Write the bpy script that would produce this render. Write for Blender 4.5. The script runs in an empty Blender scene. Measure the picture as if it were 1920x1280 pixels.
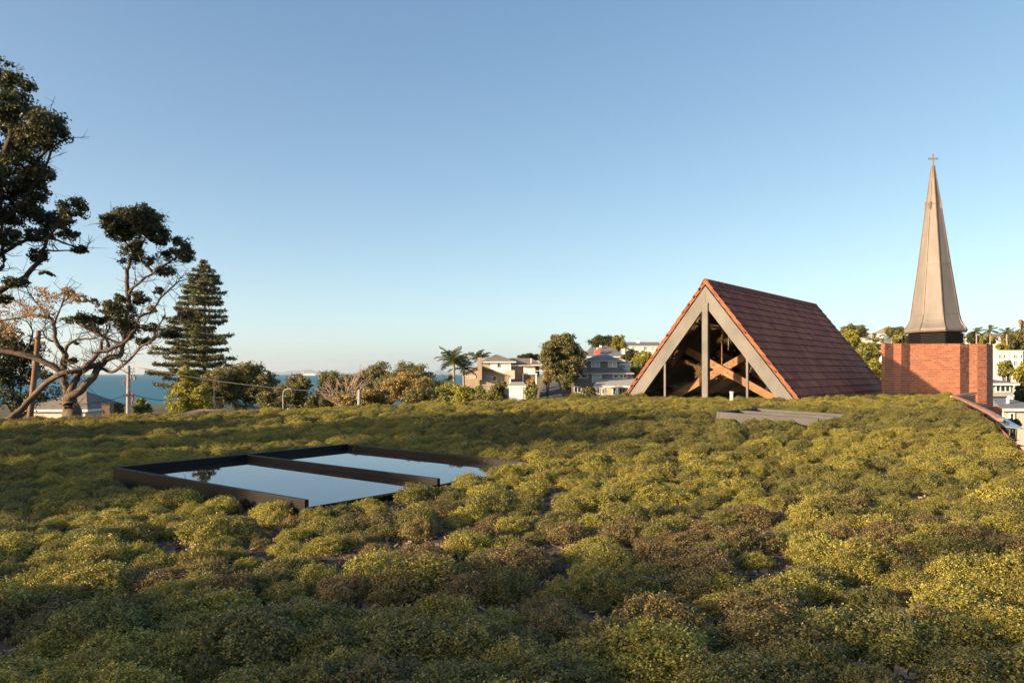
import bpy, bmesh, math, random
import numpy as np
from mathutils import Vector, Matrix
R = math.radians
rng = np.random.default_rng(7)
random.seed(7)
scene = bpy.context.scene
COL = scene.collection

# ------------------------------------------------------------------ camera, sky, sun, exposure
F = 1493.0            # focal length in photograph pixels (1920 wide): 28 mm
CZ = 6.0              # eye height above the street
cam = bpy.data.cameras.new('camera'); camo = bpy.data.objects.new('camera', cam); COL.objects.link(camo)
camo.location = (0, 0, CZ); camo.rotation_euler = (R(90), 0, 0)
cam.sensor_width = 36; cam.lens = F / 1920 * 36; cam.shift_y = 61 / 1920
cam.clip_start = 0.05; cam.clip_end = 200000
scene.camera = camo
SUN_AZ, SUN_EL = 245.0, 12.5     # azimuth clockwise from +Y
w = bpy.data.worlds.new('World'); scene.world = w; w.use_nodes = True
nt = w.node_tree; nt.nodes.clear()
sky = nt.nodes.new('ShaderNodeTexSky'); sky.sky_type = 'NISHITA'; sky.sun_disc = False
sky.sun_elevation = R(SUN_EL); sky.sun_rotation = R(SUN_AZ)
sky.altitude = 20; sky.air_density = 0.5; sky.dust_density = 1.2; sky.ozone_density = 1.0
bg = nt.nodes.new('ShaderNodeBackground'); bg.inputs['Strength'].default_value = 0.106
wo = nt.nodes.new('ShaderNodeOutputWorld')
# the photograph's colour response, the same over the whole sky
sep = nt.nodes.new('ShaderNodeSeparateColor'); com = nt.nodes.new('ShaderNodeCombineColor'); nt.links.new(sky.outputs[0], sep.inputs[0])
for i_, (g_, k_) in enumerate(((1.0, 1.05), (0.87, 1.16), (0.67, 1.29))):
    p_ = nt.nodes.new('ShaderNodeMath'); p_.operation = 'POWER'; p_.inputs[1].default_value = g_; q_ = nt.nodes.new('ShaderNodeMath'); q_.operation = 'MULTIPLY'; q_.inputs[1].default_value = k_
    nt.links.new(sep.outputs[i_], p_.inputs[0]); nt.links.new(p_.outputs[0], q_.inputs[0]); nt.links.new(q_.outputs[0], com.inputs[i_])
nt.links.new(com.outputs[0], bg.inputs[0]); nt.links.new(bg.outputs[0], wo.inputs[0])
sl = bpy.data.lights.new('sun', 'SUN'); sl.energy = 4.9; sl.angle = R(0.55); sl.color = (1.0, 0.74, 0.47)
so = bpy.data.objects.new('sun', sl); COL.objects.link(so)
TOSUN = Vector((math.sin(R(SUN_AZ)) * math.cos(R(SUN_EL)), math.cos(R(SUN_AZ)) * math.cos(R(SUN_EL)), math.sin(R(SUN_EL))))
so.rotation_euler = TOSUN.to_track_quat('Z', 'Y').to_euler(); so.location = TOSUN * 60
vs = scene.view_settings; vs.view_transform = 'Standard'; vs.look = 'None'; vs.gamma = 1; vs.use_curve_mapping = False
vs.exposure = 1.5
scene.cycles.max_bounces = 8; scene.cycles.transparent_max_bounces = 12
scene.cycles.use_denoising = True

# ------------------------------------------------------------------ helpers
def P(px, py, d):      # a photograph pixel at depth d metres -> world point
    return Vector(((px - 960) / F * d, d, CZ + (701 - py) / F * d))

def mat(name, col, rough=0.8, var=0.0, scale=3.0, col2=None, bump=0.0, bscale=40.0, metal=0.0, island=0.0, spec=0.3, trans=0.0, coord='Object', stretch=None):
    m = bpy.data.materials.new(name); m.use_nodes = True
    t = m.node_tree; b = t.nodes['Principled BSDF']; L = t.links
    b.inputs['Roughness'].default_value = rough; b.inputs['Metallic'].default_value = metal
    b.inputs['Specular IOR Level'].default_value = spec
    c = (*col, 1); src = None
    if col2 is not None or var > 0:
        tc = t.nodes.new('ShaderNodeTexCoord'); n = t.nodes.new('ShaderNodeTexNoise')
        n.inputs['Scale'].default_value = scale; n.inputs['Detail'].default_value = 6; n.inputs['Roughness'].default_value = 0.65
        if stretch:
            mp = t.nodes.new('ShaderNodeMapping'); mp.inputs['Scale'].default_value = stretch
            L.new(tc.outputs[coord], mp.inputs[0]); L.new(mp.outputs[0], n.inputs['Vector'])
        else: L.new(tc.outputs[coord], n.inputs['Vector'])
        r = t.nodes.new('ShaderNodeValToRGB'); r.color_ramp.elements[0].position = 0.3; r.color_ramp.elements[1].position = 0.7
        if col2 is None:
            r.color_ramp.elements[0].color = (*[x * (1 - var) for x in col], 1); r.color_ramp.elements[1].color = (*[min(1, x * (1 + var)) for x in col], 1)
        else:
            r.color_ramp.elements[0].color = c; r.color_ramp.elements[1].color = (*col2, 1)
        L.new(n.outputs[0], r.inputs[0]); src = r.outputs[0]
    if island > 0:
        g = t.nodes.new('ShaderNodeNewGeometry'); oi = t.nodes.new('ShaderNodeObjectInfo')
        ad = t.nodes.new('ShaderNodeMath'); ad.operation = 'ADD'; fr = t.nodes.new('ShaderNodeMath'); fr.operation = 'FRACT'
        L.new(g.outputs['Random Per Island'], ad.inputs[0]); L.new(oi.outputs['Random'], ad.inputs[1]); L.new(ad.outputs[0], fr.inputs[0])
        mr = t.nodes.new('ShaderNodeMapRange'); mr.inputs['To Min'].default_value = 1 - island; mr.inputs['To Max'].default_value = 1 + island
        L.new(fr.outputs[0], mr.inputs[0])
        h = t.nodes.new('ShaderNodeHueSaturation'); L.new(mr.outputs[0], h.inputs['Value'])
        h2 = t.nodes.new('ShaderNodeMapRange'); h2.inputs['To Min'].default_value = 0.5 - island * 0.03; h2.inputs['To Max'].default_value = 0.5 + island * 0.03
        L.new(fr.outputs[0], h2.inputs[0]); L.new(h2.outputs[0], h.inputs['Hue'])
        if src: L.new(src, h.inputs['Color'])
        else: h.inputs['Color'].default_value = c
        src = h.outputs[0]
    if src: L.new(src, b.inputs['Base Color'])
    else: b.inputs['Base Color'].default_value = c
    if bump > 0:
        n2 = t.nodes.new('ShaderNodeTexNoise'); n2.inputs['Scale'].default_value = bscale; n2.inputs['Detail'].default_value = 4
        tc2 = t.nodes.new('ShaderNodeTexCoord'); L.new(tc2.outputs[coord], n2.inputs['Vector'])
        bp = t.nodes.new('ShaderNodeBump'); bp.inputs['Strength'].default_value = bump; bp.inputs['Distance'].default_value = 0.02
        L.new(n2.outputs[0], bp.inputs['Height']); L.new(bp.outputs[0], b.inputs['Normal'])
    if trans > 0:   # thin leaves let some light through
        out = t.nodes['Material Output']; tr = t.nodes.new('ShaderNodeBsdfTranslucent'); mx = t.nodes.new('ShaderNodeMixShader')
        mx.inputs[0].default_value = trans
        if src: L.new(src, tr.inputs[0])
        else: tr.inputs[0].default_value = c
        L.new(b.outputs[0], mx.inputs[1]); L.new(tr.outputs[0], mx.inputs[2]); L.new(mx.outputs[0], out.inputs[0])
    return m

def link(name, me, m=None, parent=None):
    o = bpy.data.objects.new(name, me); COL.objects.link(o)
    if m is not None and me is not None and len(me.materials) == 0: me.materials.append(m)
    if parent: o.parent = parent
    return o
def tag(o, label=None, cat=None, group=None, kind=None):
    if label: o['label'] = label
    if cat: o['category'] = cat
    if group: o['group'] = group
    if kind: o['kind'] = kind
    return o
def empty(name, loc, label, cat, group=None, rz=0):
    o = bpy.data.objects.new(name, None); COL.objects.link(o); o.location = loc; o.rotation_euler = (0, 0, rz); o.empty_display_size = 0.2
    return tag(o, label, cat, group)
def np_mesh(name, v, quads=None, tris=None, smooth=False):
    me = bpy.data.meshes.new(name); v = np.asarray(v, np.float32).reshape(-1, 3)
    loops = []; starts = []; pos = 0
    parts = []
    if quads is not None and len(quads): parts.append((np.asarray(quads, np.int32), 4))
    if tris is not None and len(tris): parts.append((np.asarray(tris, np.int32), 3))
    for a, k in parts:
        loops.append(a.ravel()); starts.append(pos + np.arange(len(a)) * k); pos += a.size
    me.vertices.add(len(v)); me.vertices.foreach_set('co', v.ravel())
    lp = np.concatenate(loops); st = np.concatenate(starts)
    me.loops.add(len(lp)); me.loops.foreach_set('vertex_index', lp)
    me.polygons.add(len(st)); me.polygons.foreach_set('loop_start', st.astype(np.int32))
    me.update(calc_edges=True); me.validate()
    if smooth: me.polygons.foreach_set('use_smooth', np.ones(len(st), bool))
    return me

class MB:
    """collects simple solids in one mesh"""
    def __init__(s): s.v = []; s.f = []
    def add(s, vs, fs):
        k = len(s.v); s.v += [tuple(p) for p in vs]; s.f += [tuple(i + k for i in f) for f in fs]; return s
    def box(s, x0, x1, y0, y1, z0, z1, M=None):
        vs = [Vector((x, y, z)) for z in (z0, z1) for x, y in ((x0, y0), (x1, y0), (x1, y1), (x0, y1))]
        if M: vs = [M @ p for p in vs]
        return s.add(vs, [(3, 2, 1, 0), (4, 5, 6, 7), (0, 1, 5, 4), (1, 2, 6, 5), (2, 3, 7, 6), (3, 0, 4, 7)])
    def bar(s, a, b, wd, th, up=(0, 0, 1)):     # a beam from a to b, wd across, th along up
        a = Vector(a); b = Vector(b); d = (b - a); L = d.length; d.normalize()
        up = Vector(up); side = d.cross(up).normalized(); up2 = side.cross(d).normalized()
        M = Matrix((side, d, up2)).transposed().to_4x4(); M.translation = a
        return s.box(-wd / 2, wd / 2, 0, L, -th / 2, th / 2, M)
    def prism(s, poly, d):                       # polygon points extruded by vector d
        n = len(poly); d = Vector(d); poly = [Vector(p) for p in poly]
        return s.add(poly + [p + d for p in poly], [tuple(range(n))[::-1], tuple(range(n, 2 * n))] + [(i, (i + 1) % n, n + (i + 1) % n, n + i) for i in range(n)])
    def tube(s, pts, rad, n=7):
        pts = [Vector(p) for p in pts]; rad = rad if hasattr(rad, '__len__') else [rad] * len(pts)
        k = len(s.v); up = Vector((0.13, 0.31, 0.94)); rows = []
        for i, p in enumerate(pts):
            d = (pts[min(i + 1, len(pts) - 1)] - pts[max(i - 1, 0)]).normalized()
            a = d.cross(up)
            if a.length < 1e-3: a = d.cross(Vector((1, 0, 0)))
            a.normalize(); b = d.cross(a)
            rows.append([p + (a * math.cos(2 * math.pi * j / n) + b * math.sin(2 * math.pi * j / n)) * rad[i] for j in range(n)])
        vs = [q for r in rows for q in r]; fs = []
        for i in range(len(pts) - 1):
            for j in range(n): fs.append((i * n + j, i * n + (j + 1) % n, (i + 1) * n + (j + 1) % n, (i + 1) * n + j))
        fs.append(tuple(range(n))[::-1]); fs.append(tuple((len(pts) - 1) * n + j for j in range(n)))
        return s.add(vs, fs)
    def build(s, name, m, parent=None, smooth=False, bevel=0):
        me = bpy.data.meshes.new(name); me.from_pydata(s.v, [], s.f); me.update()
        bm = bmesh.new(); bm.from_mesh(me); bmesh.ops.recalc_face_normals(bm, faces=bm.faces); bm.to_mesh(me); bm.free()
        if smooth: me.polygons.foreach_set('use_smooth', [True] * len(me.polygons))
        o = link(name, me, m, parent)
        if bevel:
            bv = o.modifiers.new('bevel', 'BEVEL'); bv.width = bevel; bv.segments = 2; bv.limit_method = 'ANGLE'
        return o

def ss(a, b, x):
    t = min(1, max(0, (x - a) / (b - a))); return t * t * (3 - 2 * t)
_nd = rng.normal(size=(10, 3)); _np = rng.uniform(0, 6.28, 10)
def fnoise(p, f):                                # cheap smooth noise in about -1..1
    p = np.asarray(p) * f; s = 0
    for i in range(10): s = s + np.sin(p @ _nd[i] + _np[i] + 1.3 * np.sin(p @ _nd[(i + 3) % 10] * 0.7))
    return s / 4.0
def smooth_path(pts, k=4):
    pts = [Vector(p) for p in pts]; out = []
    for i in range(len(pts) - 1):
        p0 = pts[max(i - 1, 0)]; p1 = pts[i]; p2 = pts[i + 1]; p3 = pts[min(i + 2, len(pts) - 1)]
        for j in range(k):
            t = j / k; out.append(0.5 * ((2 * p1) + (p2 - p0) * t + (2 * p0 - 5 * p1 + 4 * p2 - p3) * t * t + (3 * p1 - p0 - 3 * p2 + p3) * t ** 3))
    out.append(pts[-1]); return out

# ------------------------------------------------------------------ materials
M = {}
M['soil'] = mat('bark_mulch_soil', (0.05, 0.034, 0.022), 0.95, col2=(0.15, 0.10, 0.065), scale=22, bump=0.9, bscale=60)
M['chip'] = mat('bark_chip', (0.21, 0.145, 0.095), 0.9, island=0.6)
M['frame'] = mat('dark_bronze_frame', (0.009, 0.009, 0.010), 0.5, var=0.2, scale=5, spec=0.18)
M['alu'] = mat('weathered_grey_metal', (0.062, 0.061, 0.059), 0.6, var=0.25, scale=2.5, spec=0.25, bump=0.05, bscale=8)
M['steel'] = mat('grey_painted_steel', (0.118, 0.115, 0.108), 0.6, var=0.3, scale=1.1, spec=0.25)
M['tile'] = mat('dark_terracotta_tile', (0.285, 0.078, 0.038), 0.7, var=0.25, scale=3, island=0.28, bump=0.2, bscale=30)
M['verge'] = mat('orange_terracotta', (0.20, 0.07, 0.036), 0.8, var=0.3, scale=5, island=0.2, bump=0.2, bscale=30)
M['timber'] = mat('orange_pine_timber', (0.38, 0.18, 0.085), 0.55, var=0.25, scale=2.5, stretch=(1, 1, 6))
M['darktimber'] = mat('dark_stained_timber', (0.12, 0.075, 0.052), 0.6, var=0.3, scale=3)
M['lining'] = mat('dark_board_lining', (0.26, 0.225, 0.195), 0.7, var=0.25, scale=1.5)
M['black'] = mat('black_metal', (0.015, 0.015, 0.017), 0.45, spec=0.5)
M['brick'] = mat('red_brick', (0.44, 0.155, 0.083), 0.85, var=0.12, scale=9, island=0.16, bump=0.25, bscale=60)
M['mortar'] = mat('pale_mortar', (0.50, 0.38, 0.29), 0.95, var=0.15, scale=8)
M['spire'] = mat('weathered_copper_sheet', (0.145, 0.134, 0.123), 0.6, col2=(0.20, 0.184, 0.169), scale=2.2, metal=0.25, spec=0.5, stretch=(1, 1, 0.35), bump=0.06, bscale=5)
M['seam'] = mat('copper_seam', (0.15, 0.115, 0.09), 0.5, var=0.25, scale=3, metal=0.3)
M['coping'] = mat('red_brown_coping', (0.33, 0.17, 0.12), 0.5, var=0.2, scale=3, spec=0.5)
M['flash'] = mat('blue_grey_flashing', (0.10, 0.12, 0.15), 0.25, var=0.15, scale=2, metal=0.7, spec=0.5)
M['bark'] = mat('grey_brown_bark', (0.06, 0.044, 0.033), 0.95, col2=(0.15, 0.115, 0.085), scale=3.5, bump=0.9, bscale=9, stretch=(1, 1, 0.4))
M['darkbark'] = mat('dark_bark', (0.05, 0.038, 0.03), 0.95, var=0.35, scale=4, bump=0.7, bscale=10)
M['palmbark'] = mat('palm_bark', (0.24, 0.19, 0.14), 0.95, var=0.3, scale=3, stretch=(0.3, 0.3, 5))
def leafmat(n, c, isl=0.45, tr=0.3, rough=0.5): return mat(n, c, rough, island=isl, trans=tr, spec=0.35)
M['pohut'] = leafmat('dark_evergreen_leaf', (0.060, 0.066, 0.028))
M['pohut2'] = leafmat('olive_evergreen_leaf', (0.15, 0.142, 0.055))
M['autumn'] = leafmat('russet_leaf', (0.36, 0.245, 0.15))
M['pine'] = leafmat('pine_needle', (0.105, 0.11, 0.048))
M['lime'] = leafmat('lime_green_leaf', (0.25, 0.24, 0.040))
M['green'] = leafmat('fresh_green_leaf', (0.20, 0.205, 0.055))
M['straw'] = leafmat('straw_yellow_leaf', (0.32, 0.235, 0.085))
M['palm'] = leafmat('palm_leaf', (0.105, 0.115, 0.048))
M['polewood'] = mat('weathered_pole_timber', (0.17, 0.095, 0.055), 0.9, var=0.3, scale=3, stretch=(1, 1, 0.2))
M['concrete'] = mat('pale_concrete', (0.27, 0.25, 0.225), 0.9, var=0.15, scale=3)
M['pink'] = mat('faded_red_plastic', (0.28, 0.09, 0.09), 0.6)
M['wire'] = mat('cable_sheath', (0.30, 0.25, 0.21), 0.6)
M['blackwire'] = mat('black_cable', (0.03, 0.03, 0.03), 0.6)
M['white'] = mat('white_paint', (0.74, 0.72, 0.69), 0.6, var=0.05, scale=1)
M['cream'] = mat('cream_paint', (0.52, 0.475, 0.41), 0.7, var=0.06, scale=1)
M['greywall'] = mat('charcoal_weatherboard', (0.17, 0.145, 0.135), 0.7, var=0.1, scale=1)
M['wood_wall'] = mat('weathered_cedar_boards', (0.32, 0.255, 0.20), 0.85, var=0.25, scale=1.2, stretch=(6, 6, 0.3))
M['paleblue'] = mat('pale_grey_render', (0.33, 0.335, 0.335), 0.7, var=0.05, scale=1)
M['slate'] = mat('slate_grey_roof', (0.16, 0.165, 0.175), 0.7, var=0.15, scale=2)
M['brownroof'] = mat('brown_shingle_roof', (0.20, 0.165, 0.135), 0.85, var=0.25, scale=2)
M['lightroof'] = mat('pale_iron_roof', (0.36, 0.34, 0.31), 0.6, var=0.12, scale=1.5)
M['redchim'] = mat('red_chimney_brick', (0.50, 0.11, 0.07), 0.85, var=0.2, scale=4)
M['pane'] = mat('dark_window_glass', (0.03, 0.035, 0.04), 0.06, spec=0.8)
M['blind'] = mat('window_with_pale_blind', (0.38, 0.365, 0.34), 0.25, var=0.06, scale=1, spec=0.6)
M['solar'] = mat('solar_panel_glass', (0.03, 0.06, 0.11), 0.1, spec=0.8)
M['asphalt'] = mat('asphalt', (0.055, 0.054, 0.055), 0.9, var=0.2, scale=1)
M['glass_dark'] = mat('rooflight_glass', (0.012, 0.016, 0.020), 0.015, spec=1.0)
M['glass_dark'].node_tree.nodes['Principled BSDF'].inputs['IOR'].default_value = 1.55
def clear_glass():
    m = bpy.data.materials.new('clear_glazing'); m.use_nodes = True; t = m.node_tree; t.nodes.clear()
    o = t.nodes.new('ShaderNodeOutputMaterial'); mx = t.nodes.new('ShaderNodeMixShader'); lw = t.nodes.new('ShaderNodeLayerWeight'); lw.inputs[0].default_value = 0.5
    pw = t.nodes.new('ShaderNodeMath'); pw.operation = 'POWER'; pw.inputs[1].default_value = 5; fr = t.nodes.new('ShaderNodeMath'); fr.operation = 'MULTIPLY_ADD'; fr.inputs[1].default_value = .9; fr.inputs[2].default_value = .008
    t.links.new(lw.outputs['Facing'], pw.inputs[0]); t.links.new(pw.outputs[0], fr.inputs[0])
    tr = t.nodes.new('ShaderNodeBsdfTransparent'); tr.inputs[0].default_value = (0.86, 0.88, 0.87, 1); gl = t.nodes.new('ShaderNodeBsdfGlossy'); gl.inputs['Roughness'].default_value = 0.01
    t.links.new(fr.outputs[0], mx.inputs[0]); t.links.new(tr.outputs[0], mx.inputs[1]); t.links.new(gl.outputs[0], mx.inputs[2]); t.links.new(mx.outputs[0], o.inputs[0])
    return m
M['clear'] = clear_glass()

# ------------------------------------------------------------------ terrain and sea
SEA = CZ - 18.0
def G(x, y):           # ground height
    left = -5.2 - 17 * ss(130, 280, y)
    right = -5.2 + 10 * ss(85, 260, y) - 40 * ss(600, 1400, y)
    k = ss(-0.03, 0.07, x / max(y, 60.0))
    if x > 0 and y < 95: k *= ss(20, 95, y)
    z = left + (right - left) * k
    z -= 2.2 * ss(14, 40, x) * (1 - ss(80, 120, y))
    return CZ + z
def grid_mesh(name, xs, ys, zf):
    v = np.array([(x, y, zf(x, y)) for y in ys for x in xs]); nx = len(xs); ny = len(ys)
    q = [(j * nx + i, j * nx + i + 1, (j + 1) * nx + i + 1, (j + 1) * nx + i) for j in range(ny - 1) for i in range(nx - 1)]
    return np_mesh(name, v, q, smooth=True)
xs = sorted(set(list(np.linspace(-1500, 1500, 61)) + list(np.linspace(-150, 250, 81))))
ys = sorted(set(list(np.linspace(-400, 1400, 61)) + list(np.linspace(-20, 330, 71))))
g = link('ground', grid_mesh('ground', xs, ys, G), mat('grassy_ground', (0.045, 0.055, 0.02), 0.95, col2=(0.11, 0.10, 0.05), scale=0.15, coord='Object', bump=0.4, bscale=2)); tag(g, kind='structure')
def sea_mat():
    m = mat('sea_water', (0.03, 0.135, 0.195), 0.5, spec=0.16); t = m.node_tree; b = t.nodes['Principled BSDF']
    tc = t.nodes.new('ShaderNodeTexCoord'); mp = t.nodes.new('ShaderNodeMapping'); mp.inputs['Scale'].default_value = (0.05, 0.16, 1)
    n = t.nodes.new('ShaderNodeTexNoise'); n.inputs['Scale'].default_value = 1.0; n.inputs['Detail'].default_value = 8
    bp = t.nodes.new('ShaderNodeBump'); bp.inputs['Strength'].default_value = 0.8; bp.inputs['Distance'].default_value = 1.5
    t.links.new(tc.outputs['Object'], mp.inputs[0]); t.links.new(mp.outputs[0], n.inputs['Vector']); t.links.new(n.outputs[0], bp.inputs['Height']); t.links.new(bp.outputs[0], b.inputs['Normal'])
    return m
xs = [-60000, -12000, -3000, -800, 0, 800, 3000, 12000, 60000]; ys = [150, 600, 1500, 4000, 10000, 30000, 61000]
o = link('sea', grid_mesh('sea', xs, ys, lambda x, y: SEA), sea_mat()); tag(o, kind='structure')
# far islands on the horizon
def island(px0, px1, hpx, d, label):
    mb = MB(); n = 24; vs = []
    for i in range(n + 1):
        t = i / n; px = px0 + (px1 - px0) * t
        h = hpx * (math.sin(math.pi * t) ** 0.8) * (0.72 + 0.28 * math.sin(t * 9 + px0) * math.cos(t * 23))
        p = P(px, 701, d); base = SEA - 5
        vs += [(p.x, d - 2500, base), (p.x, d, CZ + max(h, 0.02) / F * d), (p.x, d + 2500, base)]
    fs = [(i * 3 + k, i * 3 + 3 + k, i * 3 + 4 + k, i * 3 + 1 + k) for i in range(n) for k in (0, 1)]
    mb.add(vs, fs); o = mb.build('island_hill', mat('island_bush', (0.06, 0.075, 0.05), 0.95, var=0.3, scale=0.001), None, True)
    return tag(o, label, None, None, 'structure')
island(480, 660, 9, 56000, 'long low island faint on the horizon behind the ship')
island(800, 850, 9, 56000, 'small faint island on the horizon left of the palm')

# ------------------------------------------------------------------ the planted roof
U = Vector((0.609, 0.793, 0)).normalized(); V = Vector((U.y, -U.x, 0))     # axes of the church: along the ridge, across it
HQ = [(-30, 1.62), (-6, 1.53), (0, 1.48), (2.6, 1.44), (5.6, 1.36), (7, 1.29), (12, 1.05), (15, 0.86), (17, 0.80), (23, 0.76), (40, 0.74)]
HX = np.array([a for a, b in HQ]); HY = np.array([b for a, b in HQ])
def roofH(x, y): return np.interp(0.75 * np.asarray(x) + 0.66 * np.asarray(y), HX, HY) + 0.015   # eye height above the plant tops
VEG = 0.125
def roofZ(x, y): return CZ - roofH(x, y) - VEG                                            # soil surface
ROOF = [(-27, -6), (-27, 25), (0, 25.3), (4.3, 29.8), (12.2, 29.8), (17.05, 29.4), (14.3, 25.8), (7.5, 11.8), (3.9, 4.2), (3.9, -6)]
def inpoly(x, y, poly):
    c = False; n = len(poly)
    for i in range(n):
        x0, y0 = poly[i]; x1, y1 = poly[i - 1]
        if (y0 > y) != (y1 > y) and x < (x1 - x0) * (y - y0) / (y1 - y0) + x0: c = not c
    return c
APEX = P(1322, 528, 27.0); HALF = 3.1; RLEN = 12.3
SKY1 = (Vector((-2.6, 11.45, 0)), 2.1, 2.1); SKY2 = (Vector((5.85, 17.15, 0)) - V * 0.0, 1.1, 1.05)
def local(x, y, c):
    d = Vector((x - c.x, y - c.y, 0)); return d.dot(U), d.dot(V)
def blocked(x, y, mrg):
    a, b = local(x, y, SKY1[0])
    if abs(a) < SKY1[1] + mrg and abs(b) < SKY1[2] + mrg: return True
    a, b = local(x, y, SKY2[0])
    if abs(a) < SKY2[1] + mrg and abs(b) < SKY2[2] + mrg: return True
    a, b = local(x, y, APEX)
    if a > -0.25 - mrg and a < RLEN and abs(b) < HALF + 0.1 + mrg: return True
    return False
cell = 0.25; vid = {}; vv = []; ff = []
def vtx(i, j):
    if (i, j) not in vid:
        x, y = i * cell, j * cell; vid[(i, j)] = len(vv); vv.append((x, y, float(roofZ(x, y)) + 0.015 * math.sin(x * 3.1 + y) * math.cos(y * 2.7)))
    return vid[(i, j)]
for i in range(-108, 72):
    for j in range(-24, 122):
        cx, cy = (i + .5) * cell, (j + .5) * cell
        if not inpoly(cx, cy, ROOF): continue
        a, b = local(cx, cy, APEX)
        if 0.1 < a < RLEN - .1 and abs(b) < HALF - 0.3: continue
        ff.append((vtx(i, j), vtx(i + 1, j), vtx(i + 1, j + 1), vtx(i, j + 1)))
roof = link('planted_roof', np_mesh('planted_roof', vv, ff, smooth=True), M['soil']); tag(roof, kind='structure')
# the hall's walls under the roof edge
mb = MB(); n = len(ROOF)
for i in range(n):
    a = Vector((*ROOF[i], 0)); b = Vector((*ROOF[(i + 1) % n], 0)); L = (b - a).length; d = (b - a) / L; nn = Vector((d.y, -d.x, 0))
    k = max(1, int(L / 2))
    for q in range(k):
        p0 = a + d * (L * q / k); p1 = a + d * (L * (q + 1) / k)
        z0 = float(roofZ(p0.x, p0.y)) + .05; z1 = float(roofZ(p1.x, p1.y)) + .05; gz = CZ - 8
        mb.add([(p0.x, p0.y, gz), (p1.x, p1.y, gz), (p1.x, p1.y, z1), (p0.x, p0.y, z0)], [(0, 1, 2, 3)])
o = mb.build('hall_wall', mat('hall_brickwork', (0.22, 0.09, 0.06), 0.9, var=0.2, scale=2), roof)
# ---- cushion plants
def cushion(seed, n=9500):
    r = np.random.default_rng(seed)
    u = r.random(n); az = r.uniform(0, 2 * math.pi, n)
    ct = u ** 0.8; st = np.sqrt(1 - ct ** 2)
    d = np.stack([st * np.cos(az), st * np.sin(az), ct], 1)
    lump = 1 + 0.10 * np.sin(3 * d[:, 0] * 2 + seed) * np.cos(4 * d[:, 1] + seed * 2) + 0.07 * np.sin(7 * d[:, 1] + 5 * d[:, 2] + seed) + 0.1 * np.sin(11 * d[:, 0] + 9 * d[:, 2])
    rad = lump * (1.0 - 0.24 * r.random(n) ** 1.6 + 0.13 * (r.random(n) ** 6))
    p = d * rad[:, None] * np.array([0.27, 0.27, 0.25])
    # upright sprigs: runs of leaves climbing out of the dome
    ns = 420; per = 9; bi = r.integers(0, n, ns); bd = d[bi]; bp_ = bd * np.array([0.27, 0.27, 0.25]) * lump[bi][:, None] * .9
    sd = bd * .55 + r.normal(size=(ns, 3)) * .32; sd[:, 2] += .75; sd /= np.linalg.norm(sd, axis=1)[:, None]; sl = r.uniform(.03, .085, ns)
    t_ = np.tile((np.arange(per) + .5) / per, (ns, 1)); sp_ = bp_[:, None, :] + sd[:, None, :] * (t_ * sl[:, None])[:, :, None] + r.normal(size=(ns, per, 3)) * .006
    p[:ns * per] = sp_.reshape(-1, 3); d[:ns * per] = np.repeat(sd, per, 0)
    # leaf frames
    nrm = d * 0.55 + r.normal(size=(n, 3)) * 0.55; nrm[:, 2] += 0.25; nrm /= np.linalg.norm(nrm, axis=1)[:, None]
    t = np.cross(nrm, r.normal(size=(n, 3))); t /= np.linalg.norm(t, axis=1)[:, None]; b = np.cross(nrm, t)
    s = r.uniform(0.7, 1.3, n)[:, None]
    L = 0.0080 * s; W = 0.0052 * s
    q = np.stack([p - t * L, p + b * W + nrm * W * .3, p + t * L, p - b * W + nrm * W * .3], 1).reshape(-1, 3)
    quads = np.arange(n * 4).reshape(-1, 4)
    # solid inner dome added under the leaves to block light
    k0 = len(q); ring = []; A, B = 14, 5
    for j in range(B):
        th = j / B * math.pi / 2
        for i in range(A):
            a = 2 * math.pi * i / A; ring.append((0.20 * math.cos(th) * math.cos(a), 0.20 * math.cos(th) * math.sin(a), 0.18 * math.sin(th) - .01))
    ring.append((0, 0, 0.18)); cq = [(k0 + j * A + i, k0 + j * A + (i + 1) % A, k0 + (j + 1) * A + (i + 1) % A, k0 + (j + 1) * A + i) for j in range(B - 1) for i in range(A)]
    ctr = [(k0 + (B - 1) * A + i, k0 + (B - 1) * A + (i + 1) % A, k0 + B * A) for i in range(A)]
    return np_mesh('cushion', np.vstack([q, ring]), np.vstack([quads, cq]), ctr)
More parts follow.
